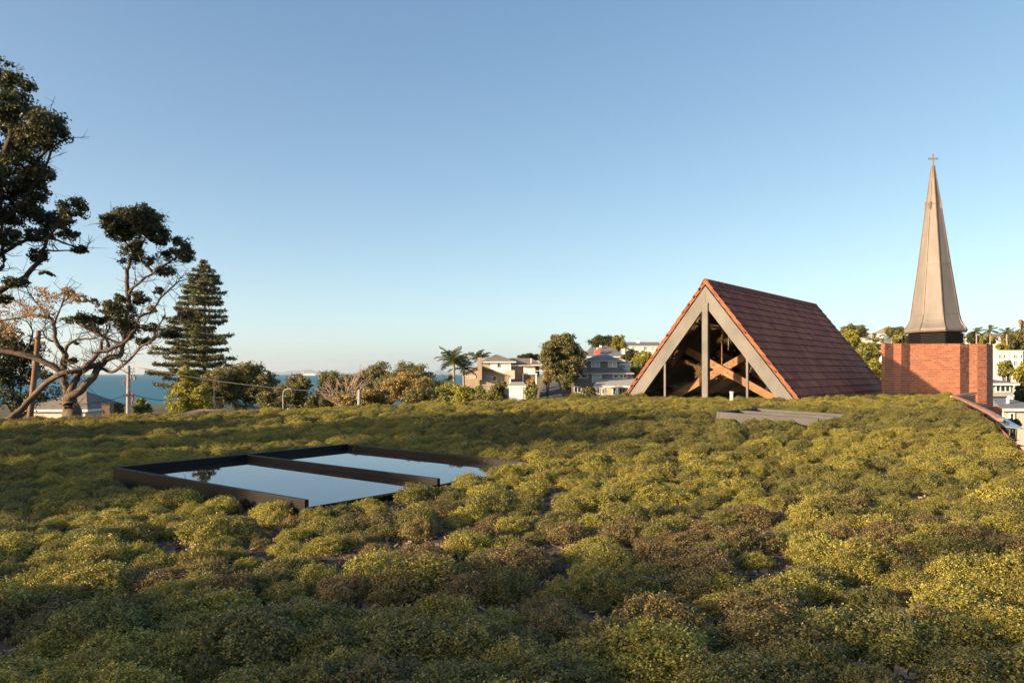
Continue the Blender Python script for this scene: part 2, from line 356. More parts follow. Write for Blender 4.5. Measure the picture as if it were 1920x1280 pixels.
def cushion_mat():
    m = bpy.data.materials.new('cushion_leaf'); m.use_nodes = True; t = m.node_tree; L = t.links; b = t.nodes['Principled BSDF']
    at = t.nodes.new('ShaderNodeAttribute'); at.attribute_type = 'INSTANCER'; at.attribute_name = 'tint'
    g = t.nodes.new('ShaderNodeNewGeometry'); h = t.nodes.new('ShaderNodeHueSaturation')
    mr = t.nodes.new('ShaderNodeMapRange'); mr.inputs['To Min'].default_value = 0.4; mr.inputs['To Max'].default_value = 1.65
    m2 = t.nodes.new('ShaderNodeMath'); m2.operation = 'MULTIPLY'; m2.inputs[1].default_value = 7.31; fr = t.nodes.new('ShaderNodeMath'); fr.operation = 'FRACT'
    mh = t.nodes.new('ShaderNodeMapRange'); mh.inputs['To Min'].default_value = 0.47; mh.inputs['To Max'].default_value = 0.525
    L.new(g.outputs['Random Per Island'], mr.inputs[0]); L.new(g.outputs['Random Per Island'], m2.inputs[0]); L.new(m2.outputs[0], fr.inputs[0]); L.new(fr.outputs[0], mh.inputs[0])
    L.new(mr.outputs[0], h.inputs['Value']); L.new(mh.outputs[0], h.inputs['Hue']); L.new(at.outputs['Color'], h.inputs['Color'])
    L.new(h.outputs[0], b.inputs['Base Color']); b.inputs['Roughness'].default_value = 0.5; b.inputs['Specular IOR Level'].default_value = 0.4
    tr = t.nodes.new('ShaderNodeBsdfTranslucent'); mx = t.nodes.new('ShaderNodeMixShader'); mx.inputs[0].default_value = 0.28
    L.new(h.outputs[0], tr.inputs[0]); L.new(b.outputs[0], mx.inputs[1]); L.new(tr.outputs[0], mx.inputs[2]); L.new(mx.outputs[0], t.nodes['Material Output'].inputs[0])
    return m
CM = cushion_mat(); NV = 7
protos = [cushion(11 + i) for i in range(NV)]
for me in protos: me.materials.append(CM)
TINT = [(0.32, 0.29, 0.060), (0.185, 0.18, 0.050), (0.21, 0.16, 0.064)]
TN = ['yellow-green', 'olive-green', 'brown-tinged']
pl = []
sp = 0.395; row = 0; y = -4.0
while y < 30:
    x = -26.5 + (row % 2) * sp / 2
    while x < 17:
        px_, py_ = x + rng.normal(0, 0.06), y + rng.normal(0, 0.06); x += sp
        sc = float(np.clip(rng.normal(0.75, 0.15), 0.45, 1.12)) * (1.14 if y < 6.5 else 1.0)
        if not inpoly(px_, py_, ROOF) or blocked(px_, py_, 0.15 * sc): continue
        gap = fnoise([(px_, py_, 3.3)], 0.9)[0]
        if rng.random() < 0.045 + 0.10 * (gap > 0.55) + 0.12 * math.exp(-((px_ - .2) ** 2 + (py_ - 6.2) ** 2) / 3.5): continue
        if any(abs((px_ - a[0]) * (b[1] - a[1]) - (py_ - a[1]) * (b[0] - a[0])) / math.dist(a, b) < .15 for a, b in (((ROOF[5], ROOF[6]),) if py_ > 25.6 else ((ROOF[6], ROOF[7]),))) and py_ > 10: continue
        v1 = fnoise([(px_, py_, 0.5)], 0.42)[0] + rng.normal(0, 0.35)
        v2 = fnoise([(px_ + 40, py_, 9.5)], 0.33)[0] + rng.normal(0, 0.35)
        kind = 2 if v2 > (0.6 if py_ > 6.5 else 0.86) else (0 if v1 > 0.0 else 1)
        tint = np.array(TINT[kind]) * rng.uniform(0.8, 1.2) 
        tint = tint * 0.8 + np.array(TINT[rng.integers(3)]) * 0.2
        pl.append((px_, py_, sc, rng.uniform(0, 6.28), kind, tint, int(rng.integers(NV))))
    y += sp * 0.86; row += 1
def infr(p): return p[1] > 2.2 and abs(p[0]) < 0.66 * p[1] and 701 + F * roofH(p[0], p[1]) / p[1] < 1310
vis = sorted([p for p in pl if infr(p)], key=lambda p: -p[2] / math.hypot(p[0], p[1]))
near = vis[:300]; ids = set(id(p) for p in near); rest = [p for p in pl if id(p) not in ids]
firsts = {}
for (x, y, sc, rz, kind, tint, var) in near:
    o = link('cushion_plant', protos[var]); o.location = (x, y, float(roofZ(x, y)) - 0.01); o.rotation_euler = (rng.normal(0, .06), rng.normal(0, .06), rz)
    o.scale = (sc * rng.uniform(.9, 1.15), sc * rng.uniform(.9, 1.15), sc * rng.uniform(.58, .85)); o['tint'] = [float(c) for c in tint]
    la, lb_ = local(x, y, SKY1[0]); zx = x / y
    if abs(la) < 3.1 and abs(lb_) < 3.1: zone = 'hugging the kerb of the black-framed rooflight'
    elif y < 4.3: zone = 'in the nearest rows at the bottom left' if zx < -.25 else ('in the nearest rows at the bottom right' if zx > .25 else 'in the nearest rows at bottom centre')
    elif y < 6.0: zone = 'in the front shade at far left' if zx < -.3 else ('in the right half of the foreground' if zx > .12 else 'in the middle of the foreground among bare mulch')
    else: zone = 'left of the black-framed rooflight' if x < -3.5 else ('in the open middle of the roof right of the rooflight' if zx > .05 else 'just in front of the black-framed rooflight')
    tag(o, f'{TN[kind]} low cushion shrub {zone}', 'cushion plant', f'{TN[kind]} cushion plants {zone}')
    firsts.setdefault(var, o)
me = bpy.data.meshes.new('cushion_cover'); me.from_pydata([(p[0], p[1], float(roofZ(p[0], p[1])) - 0.01) for p in rest], [], [])
def attr(n, ty, data, key):
    a = me.attributes.new(n, ty, 'POINT'); a.data.foreach_set(key, np.asarray(data, np.float32 if ty != 'INT' else np.int32).ravel())
attr('tint', 'FLOAT_COLOR', [(*p[5], 1) for p in rest], 'color'); attr('variant', 'INT', [p[6] for p in rest], 'value')
attr('turn', 'FLOAT_VECTOR', [(rng.normal(0, .06), rng.normal(0, .06), p[3]) for p in rest], 'vector')
attr('size', 'FLOAT_VECTOR', [(p[2] * rng.uniform(.9, 1.15), p[2] * rng.uniform(.9, 1.15), p[2] * rng.uniform(.58, .85)) for p in rest], 'vector')
cover = link('ground_cover', me); tag(cover, 'low cushion shrubs carpeting the far part of the planted roof', 'ground cover', None, 'stuff')
ng = bpy.data.node_groups.new('ground_cover', 'GeometryNodeTree')
ng.interface.new_socket('Geometry', in_out='INPUT', socket_type='NodeSocketGeometry'); ng.interface.new_socket('Geometry', in_out='OUTPUT', socket_type='NodeSocketGeometry')
N = ng.nodes; gi = N.new('NodeGroupInput'); go = N.new('NodeGroupOutput'); iop = N.new('GeometryNodeInstanceOnPoints'); jn = N.new('GeometryNodeJoinGeometry')
for k in sorted(firsts):
    oi = N.new('GeometryNodeObjectInfo'); oi.inputs['Object'].default_value = firsts[k]; oi.inputs['As Instance'].default_value = True
    ng.links.new(oi.outputs['Geometry'], jn.inputs[0])
def named(n, ty):
    a = N.new('GeometryNodeInputNamedAttribute'); a.data_type = ty; a.inputs['Name'].default_value = n; return a.outputs[0]
ng.links.new(gi.outputs[0], iop.inputs['Points']); ng.links.new(jn.outputs[0], iop.inputs['Instance']); iop.inputs['Pick Instance'].default_value = True
ng.links.new(named('variant', 'INT'), iop.inputs['Instance Index'])
e2r = N.new('FunctionNodeEulerToRotation'); ng.links.new(named('turn', 'FLOAT_VECTOR'), e2r.inputs[0]); ng.links.new(e2r.outputs[0], iop.inputs['Rotation'])
ng.links.new(named('size', 'FLOAT_VECTOR'), iop.inputs['Scale']); ng.links.new(iop.outputs[0], go.inputs[0])
md = cover.modifiers.new('scatter', 'NODES'); md.node_group = ng
# ---- bark chips
n = 36000; cx = rng.uniform(-8, 7, n); cy = 2 + 11 * rng.random(n) ** 1.4; z = roofZ(cx, cy) + 0.012
keep = np.array([inpoly(a, b, ROOF) and not blocked(a, b, 0.05) for a, b in zip(cx, cy)]); cx, cy, z = cx[keep], cy[keep], z[keep]; n = len(cx)
a = rng.uniform(0, 6.28, n); L = rng.uniform(.010, .034, n); W = rng.uniform(.005, .013, n); tl = rng.normal(0.004, .011, (n, 4))
dx, dy = np.cos(a), np.sin(a); q = []
for k, (s1, s2) in enumerate(((-1, -1), (1, -1), (1, 1), (-1, 1))):
    q.append(np.stack([cx + dx * L * s1 - dy * W * s2, cy + dy * L * s1 + dx * W * s2, z + tl[:, k]], 1))
o = link('bark_mulch', np_mesh('bark_mulch', np.stack(q, 1).reshape(-1, 3), np.arange(n * 4).reshape(-1, 4)), M['chip']); tag(o, 'loose bark chips lying between the cushion plants', 'bark mulch', None, 'stuff')

# ---- rooflights
def frameM(c, z):
    m = Matrix((U, V, Vector((0, 0, 1)))).transposed().to_4x4(); m.translation = (c.x, c.y, z); return m
def rooflight(c, hu, hv, ztop, up, metal, glass, label, tilt=0.0, wide=0.055, pitch=0.0):
    e = empty('rooflight', (0, 0, 0), label, 'skylight'); e.matrix_world = frameM(c, ztop) @ Matrix.Rotation(tilt, 4, 'X') @ Matrix.Rotation(pitch, 4, 'Y')
    mid = 0.0; zb = -0.42; zg = -up
    def bar(nm, u0, u1, v0, v1, z0, z1): 
        o = MB().box(u0, u1, v0, v1, z0, z1).build(nm, metal, e, bevel=0.006); return o
    # local x = U (away), y = V (right). kerb on three sides, open at the low u side
    bar('kerb', -hu, hu, -hv, -hv + wide, zb, 0)            # left long side (L-B)
    bar('kerb', hu - wide, hu, -hv + wide + .002, hv, zb, -0.003)          # far side (B-R)
    bar('kerb', -hu, -hu + wide, -hv + wide + .002, hv, zb, -0.003)        # near side (L-F)
    bar('glazing_bar', -wide / 2, wide / 2, -hv + wide + .002, hv, zg - .08, -0.006)
    bar('apron', -hu + wide + .002, hu - wide - .002, hv - .05, hv - .012, zb, zg - .035)
    for s in (-1, 1):
        u0, u1 = (-hu + wide + .004, -wide / 2 - .004) if s < 0 else (wide / 2 + .004, hu - wide - .004)
        MB().box(u0, u1, -hv + wide + .006, hv - .004, zg - .03, zg).build('pane', glass, e)
    return e
rooflight(SKY1[0], 2.1, 2.1, CZ - 1.30, 0.085, M['frame'], M['glass_dark'], 'large black-framed double rooflight reflecting the sky in the planted roof', tilt=-.012, pitch=-.008)
rooflight(SKY2[0], 1.1, 1.05, CZ - 0.835, 0.06, M['alu'], M['glass_dark'], 'small pale grey metal rooflight in front of the tiled gable', tilt=R(-2.2))

# ---- parapet on the right
par = empty('parapet', (14.3, 25.8, CZ - 1), 'red-brown coped parapet along the edge of the planted roof below the brick tower', 'parapet')
def strip(nm, pts, wd, th, m, dz):
    mb = MB()
    for a, b in zip(pts[:-1], pts[1:]): mb.bar(a, b, wd, th)
    o = mb.build(nm, m, par); o.matrix_parent_inverse = par.matrix_world.inverted(); return o
bpy.context.view_layer.update()
def edgept(x, y, dz): return Vector((x, y, float(roofZ(x, y)) + dz))
near_edge = [(8.5, 13.86), (9.2, 15.3), (11, 19.0), (12.7, 22.5), (14.3, 25.8)]
strip('coping', [edgept(a, b, .19) for a, b in near_edge], 0.09, 0.05, M['coping'], 0)
strip('coping', [edgept(14.3, 25.8, .17), edgept(17.05, 29.4, .19)], 0.20, 0.05, M['coping'], 0)
mb = MB(); mb.bar(edgept(14.37, 25.8, -.5), edgept(17.1, 29.4, -.5), 0.03, 1.25); o = mb.build('cladding_panel', M['flash'], par); o.matrix_parent_inverse = par.matrix_world.inverted()
mb = MB()
for (a, b) in zip(near_edge[:-1], near_edge[1:]): mb.bar(edgept(a[0] + .1, a[1] - .05, .02), edgept(b[0] + .1, b[1] - .05, .02), 0.04, 0.28)
o = mb.build('flashing', M['flash'], par); o.matrix_parent_inverse = par.matrix_world.inverted()
# pale sloping flashing at the low end
mb = MB(); a = edgept(8.3, 13.4, .10); b = edgept(9.3, 15.4, .12); s = Vector((.24, -.12, -.03)); mb.prism([a, b, b + s * .6, a + s], (0, 0, .02)); o = mb.build('apron', mat('dull_zinc', (0.3, 0.33, 0.37), 0.3, metal=0.6), par); o.matrix_parent_inverse = par.matrix_world.inverted()

# ------------------------------------------------------------------ tiled gable
gab = empty('gabled_church_roof', APEX, 'steep dark-red tiled gable with glazed front rising from the planted roof', 'church')
gab.matrix_world = frameM(APEX, APEX.z); bpy.context.view_layer.update()
# local axes: x = along the ridge (away), y = across to the right, z up; apex of the front at the origin
RISE = 4.85; TANP = 3.95 / 3.1; HB = RISE / TANP          # carry the slopes below the plant tops
SL = math.hypot(RISE, HB); sn, cs = RISE / SL, HB / SL
def slope_pt(x, s, side, off=0.0): return Vector((x, side * (s * cs + off * sn), -s * sn + off * cs))
def slope_M(x, s, side, off=0.0, tilt=0.0):
    ax = Vector((1, 0, 0)); dn = Vector((0, side * cs, -sn)); nm = Vector((0, side * sn, cs))
    if side < 0: ax = -ax
    m = Matrix((ax, dn, nm)).transposed().to_4x4(); m.translation = slope_pt(x, s, side, off)
    return m @ Matrix.Rotation(tilt, 4, 'X')
# deck
for side in (1, -1):
    mb = MB(); mb.prism([slope_pt(0.12, 0, side, -.02), slope_pt(0.12, SL, side, -.02), slope_pt(0.12, SL, side, -.14), slope_pt(0.12, 0.10, side, -.14)], (RLEN - .14, 0, 0)); mb.build('roof_deck', M['lining'], gab)
# tiles: 300 nearest on the visible slope singly, the rest joined
gauge = 0.325; nc = int(SL / gauge); tw = 0.335; ntl = int((RLEN - .2) / tw)
tile_me = MB(); tile_me.box(-tw / 2 + .003, tw / 2 - .003, -.04, gauge + .03, 0, .030)
tile_me.box(tw / 2 - .016, tw / 2 - .006, -.04, gauge + .028, .0305, .034)
_t = tile_me.build('tile_pattern', M['tile']); tdata = _t.data; bpy.data.objects.remove(_t)
rj = MB(); lj = MB(); cand = []
for side in (1, -1):
    for r in range(nc):
        for k in range(ntl):
            x = 0.32 + tw * (k + 0.5) + (tw / 2 if r % 2 else 0) - tw / 4
            if x > RLEN - .1: continue
            m = slope_M(x, r * gauge, side, 0.0 + random.uniform(0, .008), R(5.5) + random.uniform(-.012, .012)) @ Matrix.Rotation(random.uniform(-.006, .006), 4, 'Z')
            if side > 0: cand.append((x + 0.0 * r, r, m))
            else: lj.box(-tw / 2 + .003, tw / 2 - .003, -.04, gauge + .03, 0, .030, m)
cand.sort(key=lambda c: c[0] + max(0, c[1] - 12.5) * 10)
for i, (x, r, m) in enumerate(cand):
    if i < 300:
        o = link('tile', tdata, None, gab); o.matrix_local = m
    else:
        rj.box(-tw / 2 + .003, tw / 2 - .003, -.04, gauge + .03, 0, .030, m); rj.box(tw / 2 - .016, tw / 2 - .006, -.04, gauge + .028, .0305, .034, m)
o = rj.build('tile_field', M['tile'], gab); o['kind'] = 'stuff'; o = lj.build('tile_field', M['tile'], gab); o['kind'] = 'stuff'
# verge tiles, stepped, bright terracotta
vt = MB(); vt.box(-.16, .14, -.05, gauge + .035, -.075, .03); _t = vt.build('verge_pattern', M['verge']); vdata = _t.data; bpy.data.objects.remove(_t)
for side in (1, -1):
    for r in range(nc):
        for xx in (0.16, RLEN - .12):
            o = link('verge_tile', vdata, None, gab); o.matrix_local = slope_M(xx, r * gauge, side, 0.02, R(5))
rt = MB(); pr = [(0, -.17, -.17), (0, -.06, .02), (0, 0, .05), (0, .06, .02), (0, .17, -.17), (0, .14, -.17), (0, 0, .02), (0, -.14, -.17)]
rt.prism([Vector(p) for p in pr], (.38, 0, 0)); rt.prism([Vector((p[0], p[1] * 1.08, p[2] * 1.05 + .008)) for p in pr], (.05, 0, 0)); _t = rt.build('ridge_pattern', M['verge']); rdata = _t.data; bpy.data.objects.remove(_t)
for k in range(int(RLEN / .37)):
    o = link('ridge_tile', rdata, None, gab); o.location = (0.0 + .37 * k, 0, .06)
# grey steel barge beams at the front
BW = 0.42
for side in (1, -1):
    mb = MB(); mb.prism([Vector((.02, side * .001, -.09 / cs)), slope_pt(0.02, SL, side, -.09), slope_pt(0.02, SL, side, -.09 - BW), Vector((.02, side * .001, -(.09 + BW) / cs))], (.16, 0, 0)); mb.build('barge_beam', M['steel'], gab, bevel=.004)
    mb = MB(); mb.prism([Vector((RLEN - .2, side * .001, -.15 / cs)), slope_pt(RLEN - .2, SL, side, -.15), slope_pt(RLEN - .2, SL, side, -.5), Vector((RLEN - .2, side * .001, -.5 / cs))], (.1, 0, 0)); mb.build('barge_beam', M['steel'], gab)
MB().box(-.03, .17, -.105, .105, -RISE, -.72).build('centre_post', M['steel'], gab, bevel=.006)
for yy in (-1.52, 1.45): MB().box(.03, .11, yy - .035, yy + .035, -RISE, -abs(yy) * TANP - .70).build('mullion', M['steel'], gab)
for side in (1, -1):
    z0 = -.09 / cs - BW / cs
    edges = [(0.11, 1.415 if side > 0 else 1.485), (1.485 if side > 0 else 1.555, HB - .42)]
    for (a, b) in edges:
        mb = MB(); mb.prism([(0.06, side * a, -a * TANP + z0), (0.06, side * b, -b * TANP + z0), (0.06, side * b, -RISE), (0.06, side * a, -RISE)], (.01, 0, 0)); mb.build('pane', M['clear'], gab)
# inside: far wall, rafters, purlins, scissor trusses
MB().prism([(RLEN - .5, 0, -.2), (RLEN - .5, HB - .1, -RISE - 2), (RLEN - .5, -HB + .1, -RISE - 2)], (.05, 0, 0)).build('end_wall', M['darktimber'], gab)
MB().box(.1, RLEN - .4, -HB, HB, -RISE - 2.6, -RISE - 2.5).build('nave_floor', M['darktimber'], gab)
for side in (1, -1): MB().box(.2, RLEN - .4, side * HB - .05, side * HB + .05, -RISE - 2.5, -RISE).build('nave_wall', M['lining'], gab)
for side in (1, -1):
    for x in (1.1, 3.7, 6.3, 8.9):
        mb = MB(); mb.prism([slope_pt(x, .2, side, -.142), slope_pt(x, SL, side, -.142), slope_pt(x, SL, side, -.40), slope_pt(x, .45, side, -.40)], (.14, 0, 0)); mb.build('rafter', M['darktimber'], gab)
    for s in (1.5, 3.0, 4.5):
        mb = MB(); mb.prism([slope_pt(.3, s, side, -.142), slope_pt(.3, s + .09, side, -.142), slope_pt(.3, s + .09, side, -.26), slope_pt(.3, s, side, -.26)], (RLEN - .9, 0, 0)); mb.build('purlin', M['darktimber'], gab)
for x in (1.35, 3.95, 6.55):
    for side in (1, -1):
        a = Vector((x + (.16 if side > 0 else 0), -side * 3.2, -4.65)); b = Vector((x + (.16 if side > 0 else 0), side * 1.45, -2.18))
        MB().bar(a, b, .13, .26).build('scissor_brace', M['timber'], gab, bevel=.008)
    MB().tube([(x + .08, 0, -.5), (x + .08, 0, -3.2)], .022).build('tie_rod', M['timber'], gab)
    mb = MB()
    for side in (1, -1):
        d = Vector((0, side * 4.65, 2.47)).normalized()
        for k in (-.75, -.55, .55, .75, -.3, .3): mb.tube([Vector((x - .09, 0, -2.95)) + d * k, Vector((x - .06, 0, -2.95)) + d * k], .022, 6)
    mb.build('bolt', M['steel'], gab)
mb = MB(); mb.tube(smooth_path([(1.2, .33, -2.3), (1.2, .34, -1.75), (1.2, .25, -1.62), (1.2, .12, -1.72), (1.2, .1, -1.85)]), .018); mb.build('pipe', M['steel'], gab)
vp = MB(); p = P(1372, 747, 23.5); vp.tube([p - Vector((0, 0, .45)), p + Vector((0, 0, .17))], .05, 10); vp.tube([p + Vector((0, 0, .17)), p + Vector((0, 0, .21))], .062, 10)
o = vp.build('vent_pipe', M['white'], None); tag(o, 'short white vent pipe standing in front of the glazed gable', 'vent pipe')

# ------------------------------------------------------------------ brick tower
TD = 30.0
tower = empty('brick_tower', P(1755, 735, 31), 'red brick tower with folded side piers carrying the spire', 'tower')
def X(px): return (px - 960) / F * TD
facets = [(1648, 1659, 0), (1659, 1675, 22), (1675, 1690, 0), (1690, 1706, 22), (1706, 1800, 0), (1800, 1817, 22), (1817, 1833, 0), (1833, 1850, 11), (1850, 1862, 50)]
plan = []; yy = TD - .25; x = X(1648)
for (p0, p1, phi) in facets:
    if not plan: plan.append((x, yy))
    wpx = (p1 - p0) / F * TD
    # advance along the facet until its far end projects to p1
    t = math.tan(R(phi)); kx = (p1 - 960) / F; dx = (kx * yy - x) / (1 - kx * t) if (1 - kx * t) > .05 else wpx
    x += dx; yy += dx * t; plan.append((x, yy))
TOPZ = CZ + (701 - 643) / F * TD
back = [(plan[-1][0], 33.2), (plan[0][0] + 2.0, 33.2)]
core = plan + back
MBc = MB(); ins = .012
n = len(core); MBc.prism([Vector((a, b + ins, CZ - 7.5)) for a, b in core], (0, 0, TOPZ - .09 - CZ + 7.5)); o = MBc.build('wall', M['mortar'], tower); o.matrix_parent_inverse = tower.matrix_basis.inverted()
bl, bh, bd, jt = 0.23, 0.067, 0.05, 0.019
bb = MB(); bb.box(0, 1, 0, bd, 0, bh); _t = bb.build('brick_pattern', M['brick']); bdata = _t.data; bpy.data.objects.remove(_t)
bricks = []
for fi, ((x0, y0), (x1, y1)) in enumerate(zip(plan[:-1], plan[1:])):
    a = Vector((x0, y0, 0)); d = Vector((x1 - x0, y1 - y0, 0)); L = d.length; d.normalize(); nrm = Vector((-d.y, d.x, 0))
    zlow = CZ - 1.25 if fi < 5 else CZ - 2.6
    nz = int((TOPZ - zlow) / (bh + jt))
    for r in range(nz):
        z = TOPZ - (r + 1) * (bh + jt); s = 0.0
        if r == 0:                # soldier-like top course of headers
            step = .11
        else: step = bl
        first = (step / 2 if r % 2 else step)
        while s < L - .02:
            e = min(s + first, L); first = step
            if e - s > .03: bricks.append((fi, a + d * (s + jt / 2 * (s > 0)), d, nrm, e - s - jt * .8, z))
            s = e
bricks.sort(key=lambda b: (0 if b[0] == 4 else 1, -b[5], b[1].x))
joined = MB(); cnt = 0
for (fi, p, d, nrm, L, z) in bricks:
    m = Matrix((d, nrm, Vector((0, 0, 1)))).transposed().to_4x4(); m.translation = Vector((p.x, p.y, z)) + nrm * random.uniform(-.004, .003)
    m = m @ Matrix.Diagonal((L, 1, 1, 1))
    if fi == 4 and L > .1 and cnt < 290:
        o = link('brick', bdata, None, tower); o.matrix_parent_inverse = tower.matrix_basis.inverted(); o.matrix_basis = m; cnt += 1
    else: joined.box(0, 1, 0, bd, 0, bh, m)
o = joined.build('brick_field', M['brick'], tower); o.matrix_parent_inverse = tower.matrix_basis.inverted(); o['kind'] = 'stuff'
# low brick wall beside the tower
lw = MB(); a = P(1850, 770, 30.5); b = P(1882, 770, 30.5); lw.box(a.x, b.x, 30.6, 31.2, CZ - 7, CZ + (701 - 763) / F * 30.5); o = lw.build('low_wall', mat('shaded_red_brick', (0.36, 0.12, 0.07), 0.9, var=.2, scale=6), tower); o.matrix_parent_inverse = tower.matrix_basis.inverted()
# ---- spire
SD = 31.4; sc_ = P(1754, 621, SD)
spire = empty('spire', sc_, 'tall flared weathered copper spire with a cross on the brick tower', 'spire'); spire.rotation_euler = (0, R(-0.75), R(-28))
def pxm(v): return v / F * SD
prof = [(0, 54.4), (4, 53.6), (8, 50.5), (13, 47.2), (20, 44.2), (31, 41.6), (60, 37.6), (125, 27.9), (239, 12.6), (310, 2.4)]
rot0 = R(-90 - 5 - 22.5)
def octo(r, z): 
    r = r / math.cos(R(8)); return [Vector((math.cos(rot0 + R(45) * k) * r, math.sin(rot0 + R(45) * k) * r, z)) for k in range(8)]
rings = [octo(pxm(r), pxm(h)) for h, r in prof]
for k in range(8):
    mb = MB(); vs = []
    for r_ in rings: vs += [r_[k], r_[(k + 1) % 8]]
    mb.add(vs, [(2 * i, 2 * i + 1, 2 * i + 3, 2 * i + 2) for i in range(len(rings) - 1)]); mb.build('facet', M['spire'], spire, False)
    mb = MB(); mb.tube([r_[k] for r_ in rings], [.022] * len(rings), 6); mb.build('standing_seam', M['seam'], spire)
for h, r in ((31, 41.8), (125, 28.1), (239, 13.0)):
    mb = MB(); ra = octo(pxm(r) + .012, pxm(h)); rb = octo(pxm(r) + .014, pxm(h) - .05)
    mb.add(ra + rb, [(k, (k + 1) % 8, 8 + (k + 1) % 8, 8 + k) for k in range(8)]); mb.build('band', M['seam'] if h == 239 else M['spire'], spire)
for k in (0, 2, 5, 7):
    q = (octo(pxm(13.5), pxm(236))[k]); MB().box(q.x - .04, q.x + .04, q.y - .04, q.y + .04, pxm(228), pxm(242)).build('bracket', M['seam'], spire)
mb = MB(); lo = octo(pxm(54.4), 0); l2 = octo(pxm(53.6), -.06); mb.add(lo + l2, [(k, (k + 1) % 8, 8 + (k + 1) % 8, 8 + k) for k in range(8)] + [tuple(range(8, 16))]); mb.build('drip_edge', M['seam'], spire)
for i in range(6):
    z = -.10 - i * .072; mb = MB(); a = octo(pxm(46), z); b = octo(pxm(51.5), z - .055); c = octo(pxm(51.5), z - .066)
    mb.add(a + b + c, [(k, (k + 1) % 8, 8 + (k + 1) % 8, 8 + k) for k in range(8)] + [(8 + k, 8 + (k + 1) % 8, 16 + (k + 1) % 8, 16 + k) for k in range(8)]); mb.build('louvre', M['black'], spire)
mb = MB(); a = octo(pxm(45), -.02); b = octo(pxm(45), -.56); mb.add(a + b, [(k, (k + 1) % 8, 8 + (k + 1) % 8, 8 + k) for k in range(8)]); mb.build('louvre_drum', M['black'], spire)
cr = empty('cross', Vector((0, 0, 0)), None, None); cr.parent = spire; cr.name = 'cross'
z0 = pxm(308); mb = MB(); mb.box(-.026, .026, -.02, .02, z0 - .3, z0 + .48); mb.box(-.17, .17, -.021, .021, z0 + .31, z0 + .36)
for (xx, zz) in ((-.17, .335), (.17, .335), (0, .48)): mb.box(xx - .032, xx + .032, -.024, .024, z0 + zz - .032, z0 + zz + .032)
bpy.data.objects.remove(cr)
mb.box(-.06, .06, -.06, .06, z0 - .02, z0 + .05); mb.build('cross', mat('pale_stone_cross', (0.2, 0.18, 0.16), .7), spire).rotation_euler = (0, 0, R(28))

# ------------------------------------------------------------------ trees
def leaves(name, pts, size, m, parent, out=None, flat=0.0, r=rng, aspect=0.55):
    n = len(pts); nrm = r.normal(size=(n, 3)); nrm[:, 2] += flat
    if out is not None: nrm += out * 0.9
    nrm /= np.linalg.norm(nrm, axis=1)[:, None] + 1e-9
    t = np.cross(nrm, r.normal(size=(n, 3))); t /= np.linalg.norm(t, axis=1)[:, None] + 1e-9; b = np.cross(nrm, t)
    s = r.uniform(.6, 1.35, n)[:, None] * size; L = s * .5; W = s * .5 * aspect
    q = np.stack([pts - t * L, pts + b * W, pts + t * L, pts - b * W], 1).reshape(-1, 3)
    return link(name, np_mesh(name, q, np.arange(n * 4).reshape(-1, 4)), m, parent)
def lobe_points(lobes, dens, r=rng, gapf=1.0, gap=-0.25, shell=0.45):
    P_, O_ = [], []
    for (c, rad) in lobes:
        rad = np.array(rad); area = 4 * math.pi * ((rad[0] * rad[1]) ** 1.6 / 3 + (rad[0] * rad[2]) ** 1.6 / 3 + (rad[1] * rad[2]) ** 1.6 / 3) ** (1 / 1.6)
        n = max(20, int(area * dens)); d = r.normal(size=(n, 3)); d /= np.linalg.norm(d, axis=1)[:, None]
        rr = 1 - shell * r.random(n) ** 1.5; rr *= 1 + 0.16 * fnoise(d + np.array(c), 3.0)
        p = np.array(c) + d * rr[:, None] * rad
        k = (fnoise(p, gapf) > gap) & ~((d[:, 2] < -0.5) & (r.random(n) < .6))
        P_.append(p[k]); O_.append(d[k])
    return np.vstack(P_), np.vstack(O_)
def local_pts(p, e): return p - np.array(e.location)
def wood(name, branches, e, m, n=7, twigs=0):
    mb = MB()
    for pts, r0, r1 in branches:
        q = smooth_path(pts, 4); k = len(q); jit = r0 * .12
        q = [Vector(v) + Vector((random.gauss(0, jit), random.gauss(0, jit), random.gauss(0, jit))) if 0 < i < k - 1 else Vector(v) for i, v in enumerate(q)]
        mb.tube([v - e.location for v in q], [r0 + (r1 - r0) * (i / (k - 1)) ** .8 for i in range(k)], n)
        if twigs and k > 8:
            for _ in range(int(twigs * k)):
                i = random.randint(k // 4, k - 1); p = Vector(q[i]) - e.location; dv = Vector((random.gauss(0, 1), random.gauss(0, 1), random.gauss(.6, .8))).normalized(); L = random.uniform(.25, .9)
                p2 = p + dv * L + Vector((random.gauss(0, .08), random.gauss(0, .08), random.gauss(.05, .08))); mb.tube([p, p.lerp(p2, .5) + Vector((random.gauss(0, .05), 0, random.gauss(0, .05))), p2], [.016, .011, .005], 4)
                for _k in range(2):
                    p3 = p2.lerp(p, random.uniform(0, .5)); mb.tube([p3, p3 + Vector((random.gauss(0, .2), random.gauss(0, .2), random.gauss(.15, .15)))], [.008, .003], 3)
    return mb.build(name, m, e, True)
def px_lobes(L, d, e, dj=1.0, seed=1):
    r = np.random.default_rng(seed); out = []
    for (x, y, rx, ry) in L:
        dd = d + r.uniform(-dj, dj); c = P(x, y, dd); out.append(((c.x, c.y, c.z), (rx / F * dd, (rx + ry) / 2 / F * dd * r.uniform(.8, 1.2), ry / F * dd)))
    return out
def px_branch(L, d, r0, r1, dj=.35, seed=0):
    r = random.Random(seed); off = 0; pts = []
    for i, (x, y) in enumerate(L): 
        pts.append(P(x, y, d + off)); off += r.uniform(-dj, dj)
    return (pts, r0, r1)
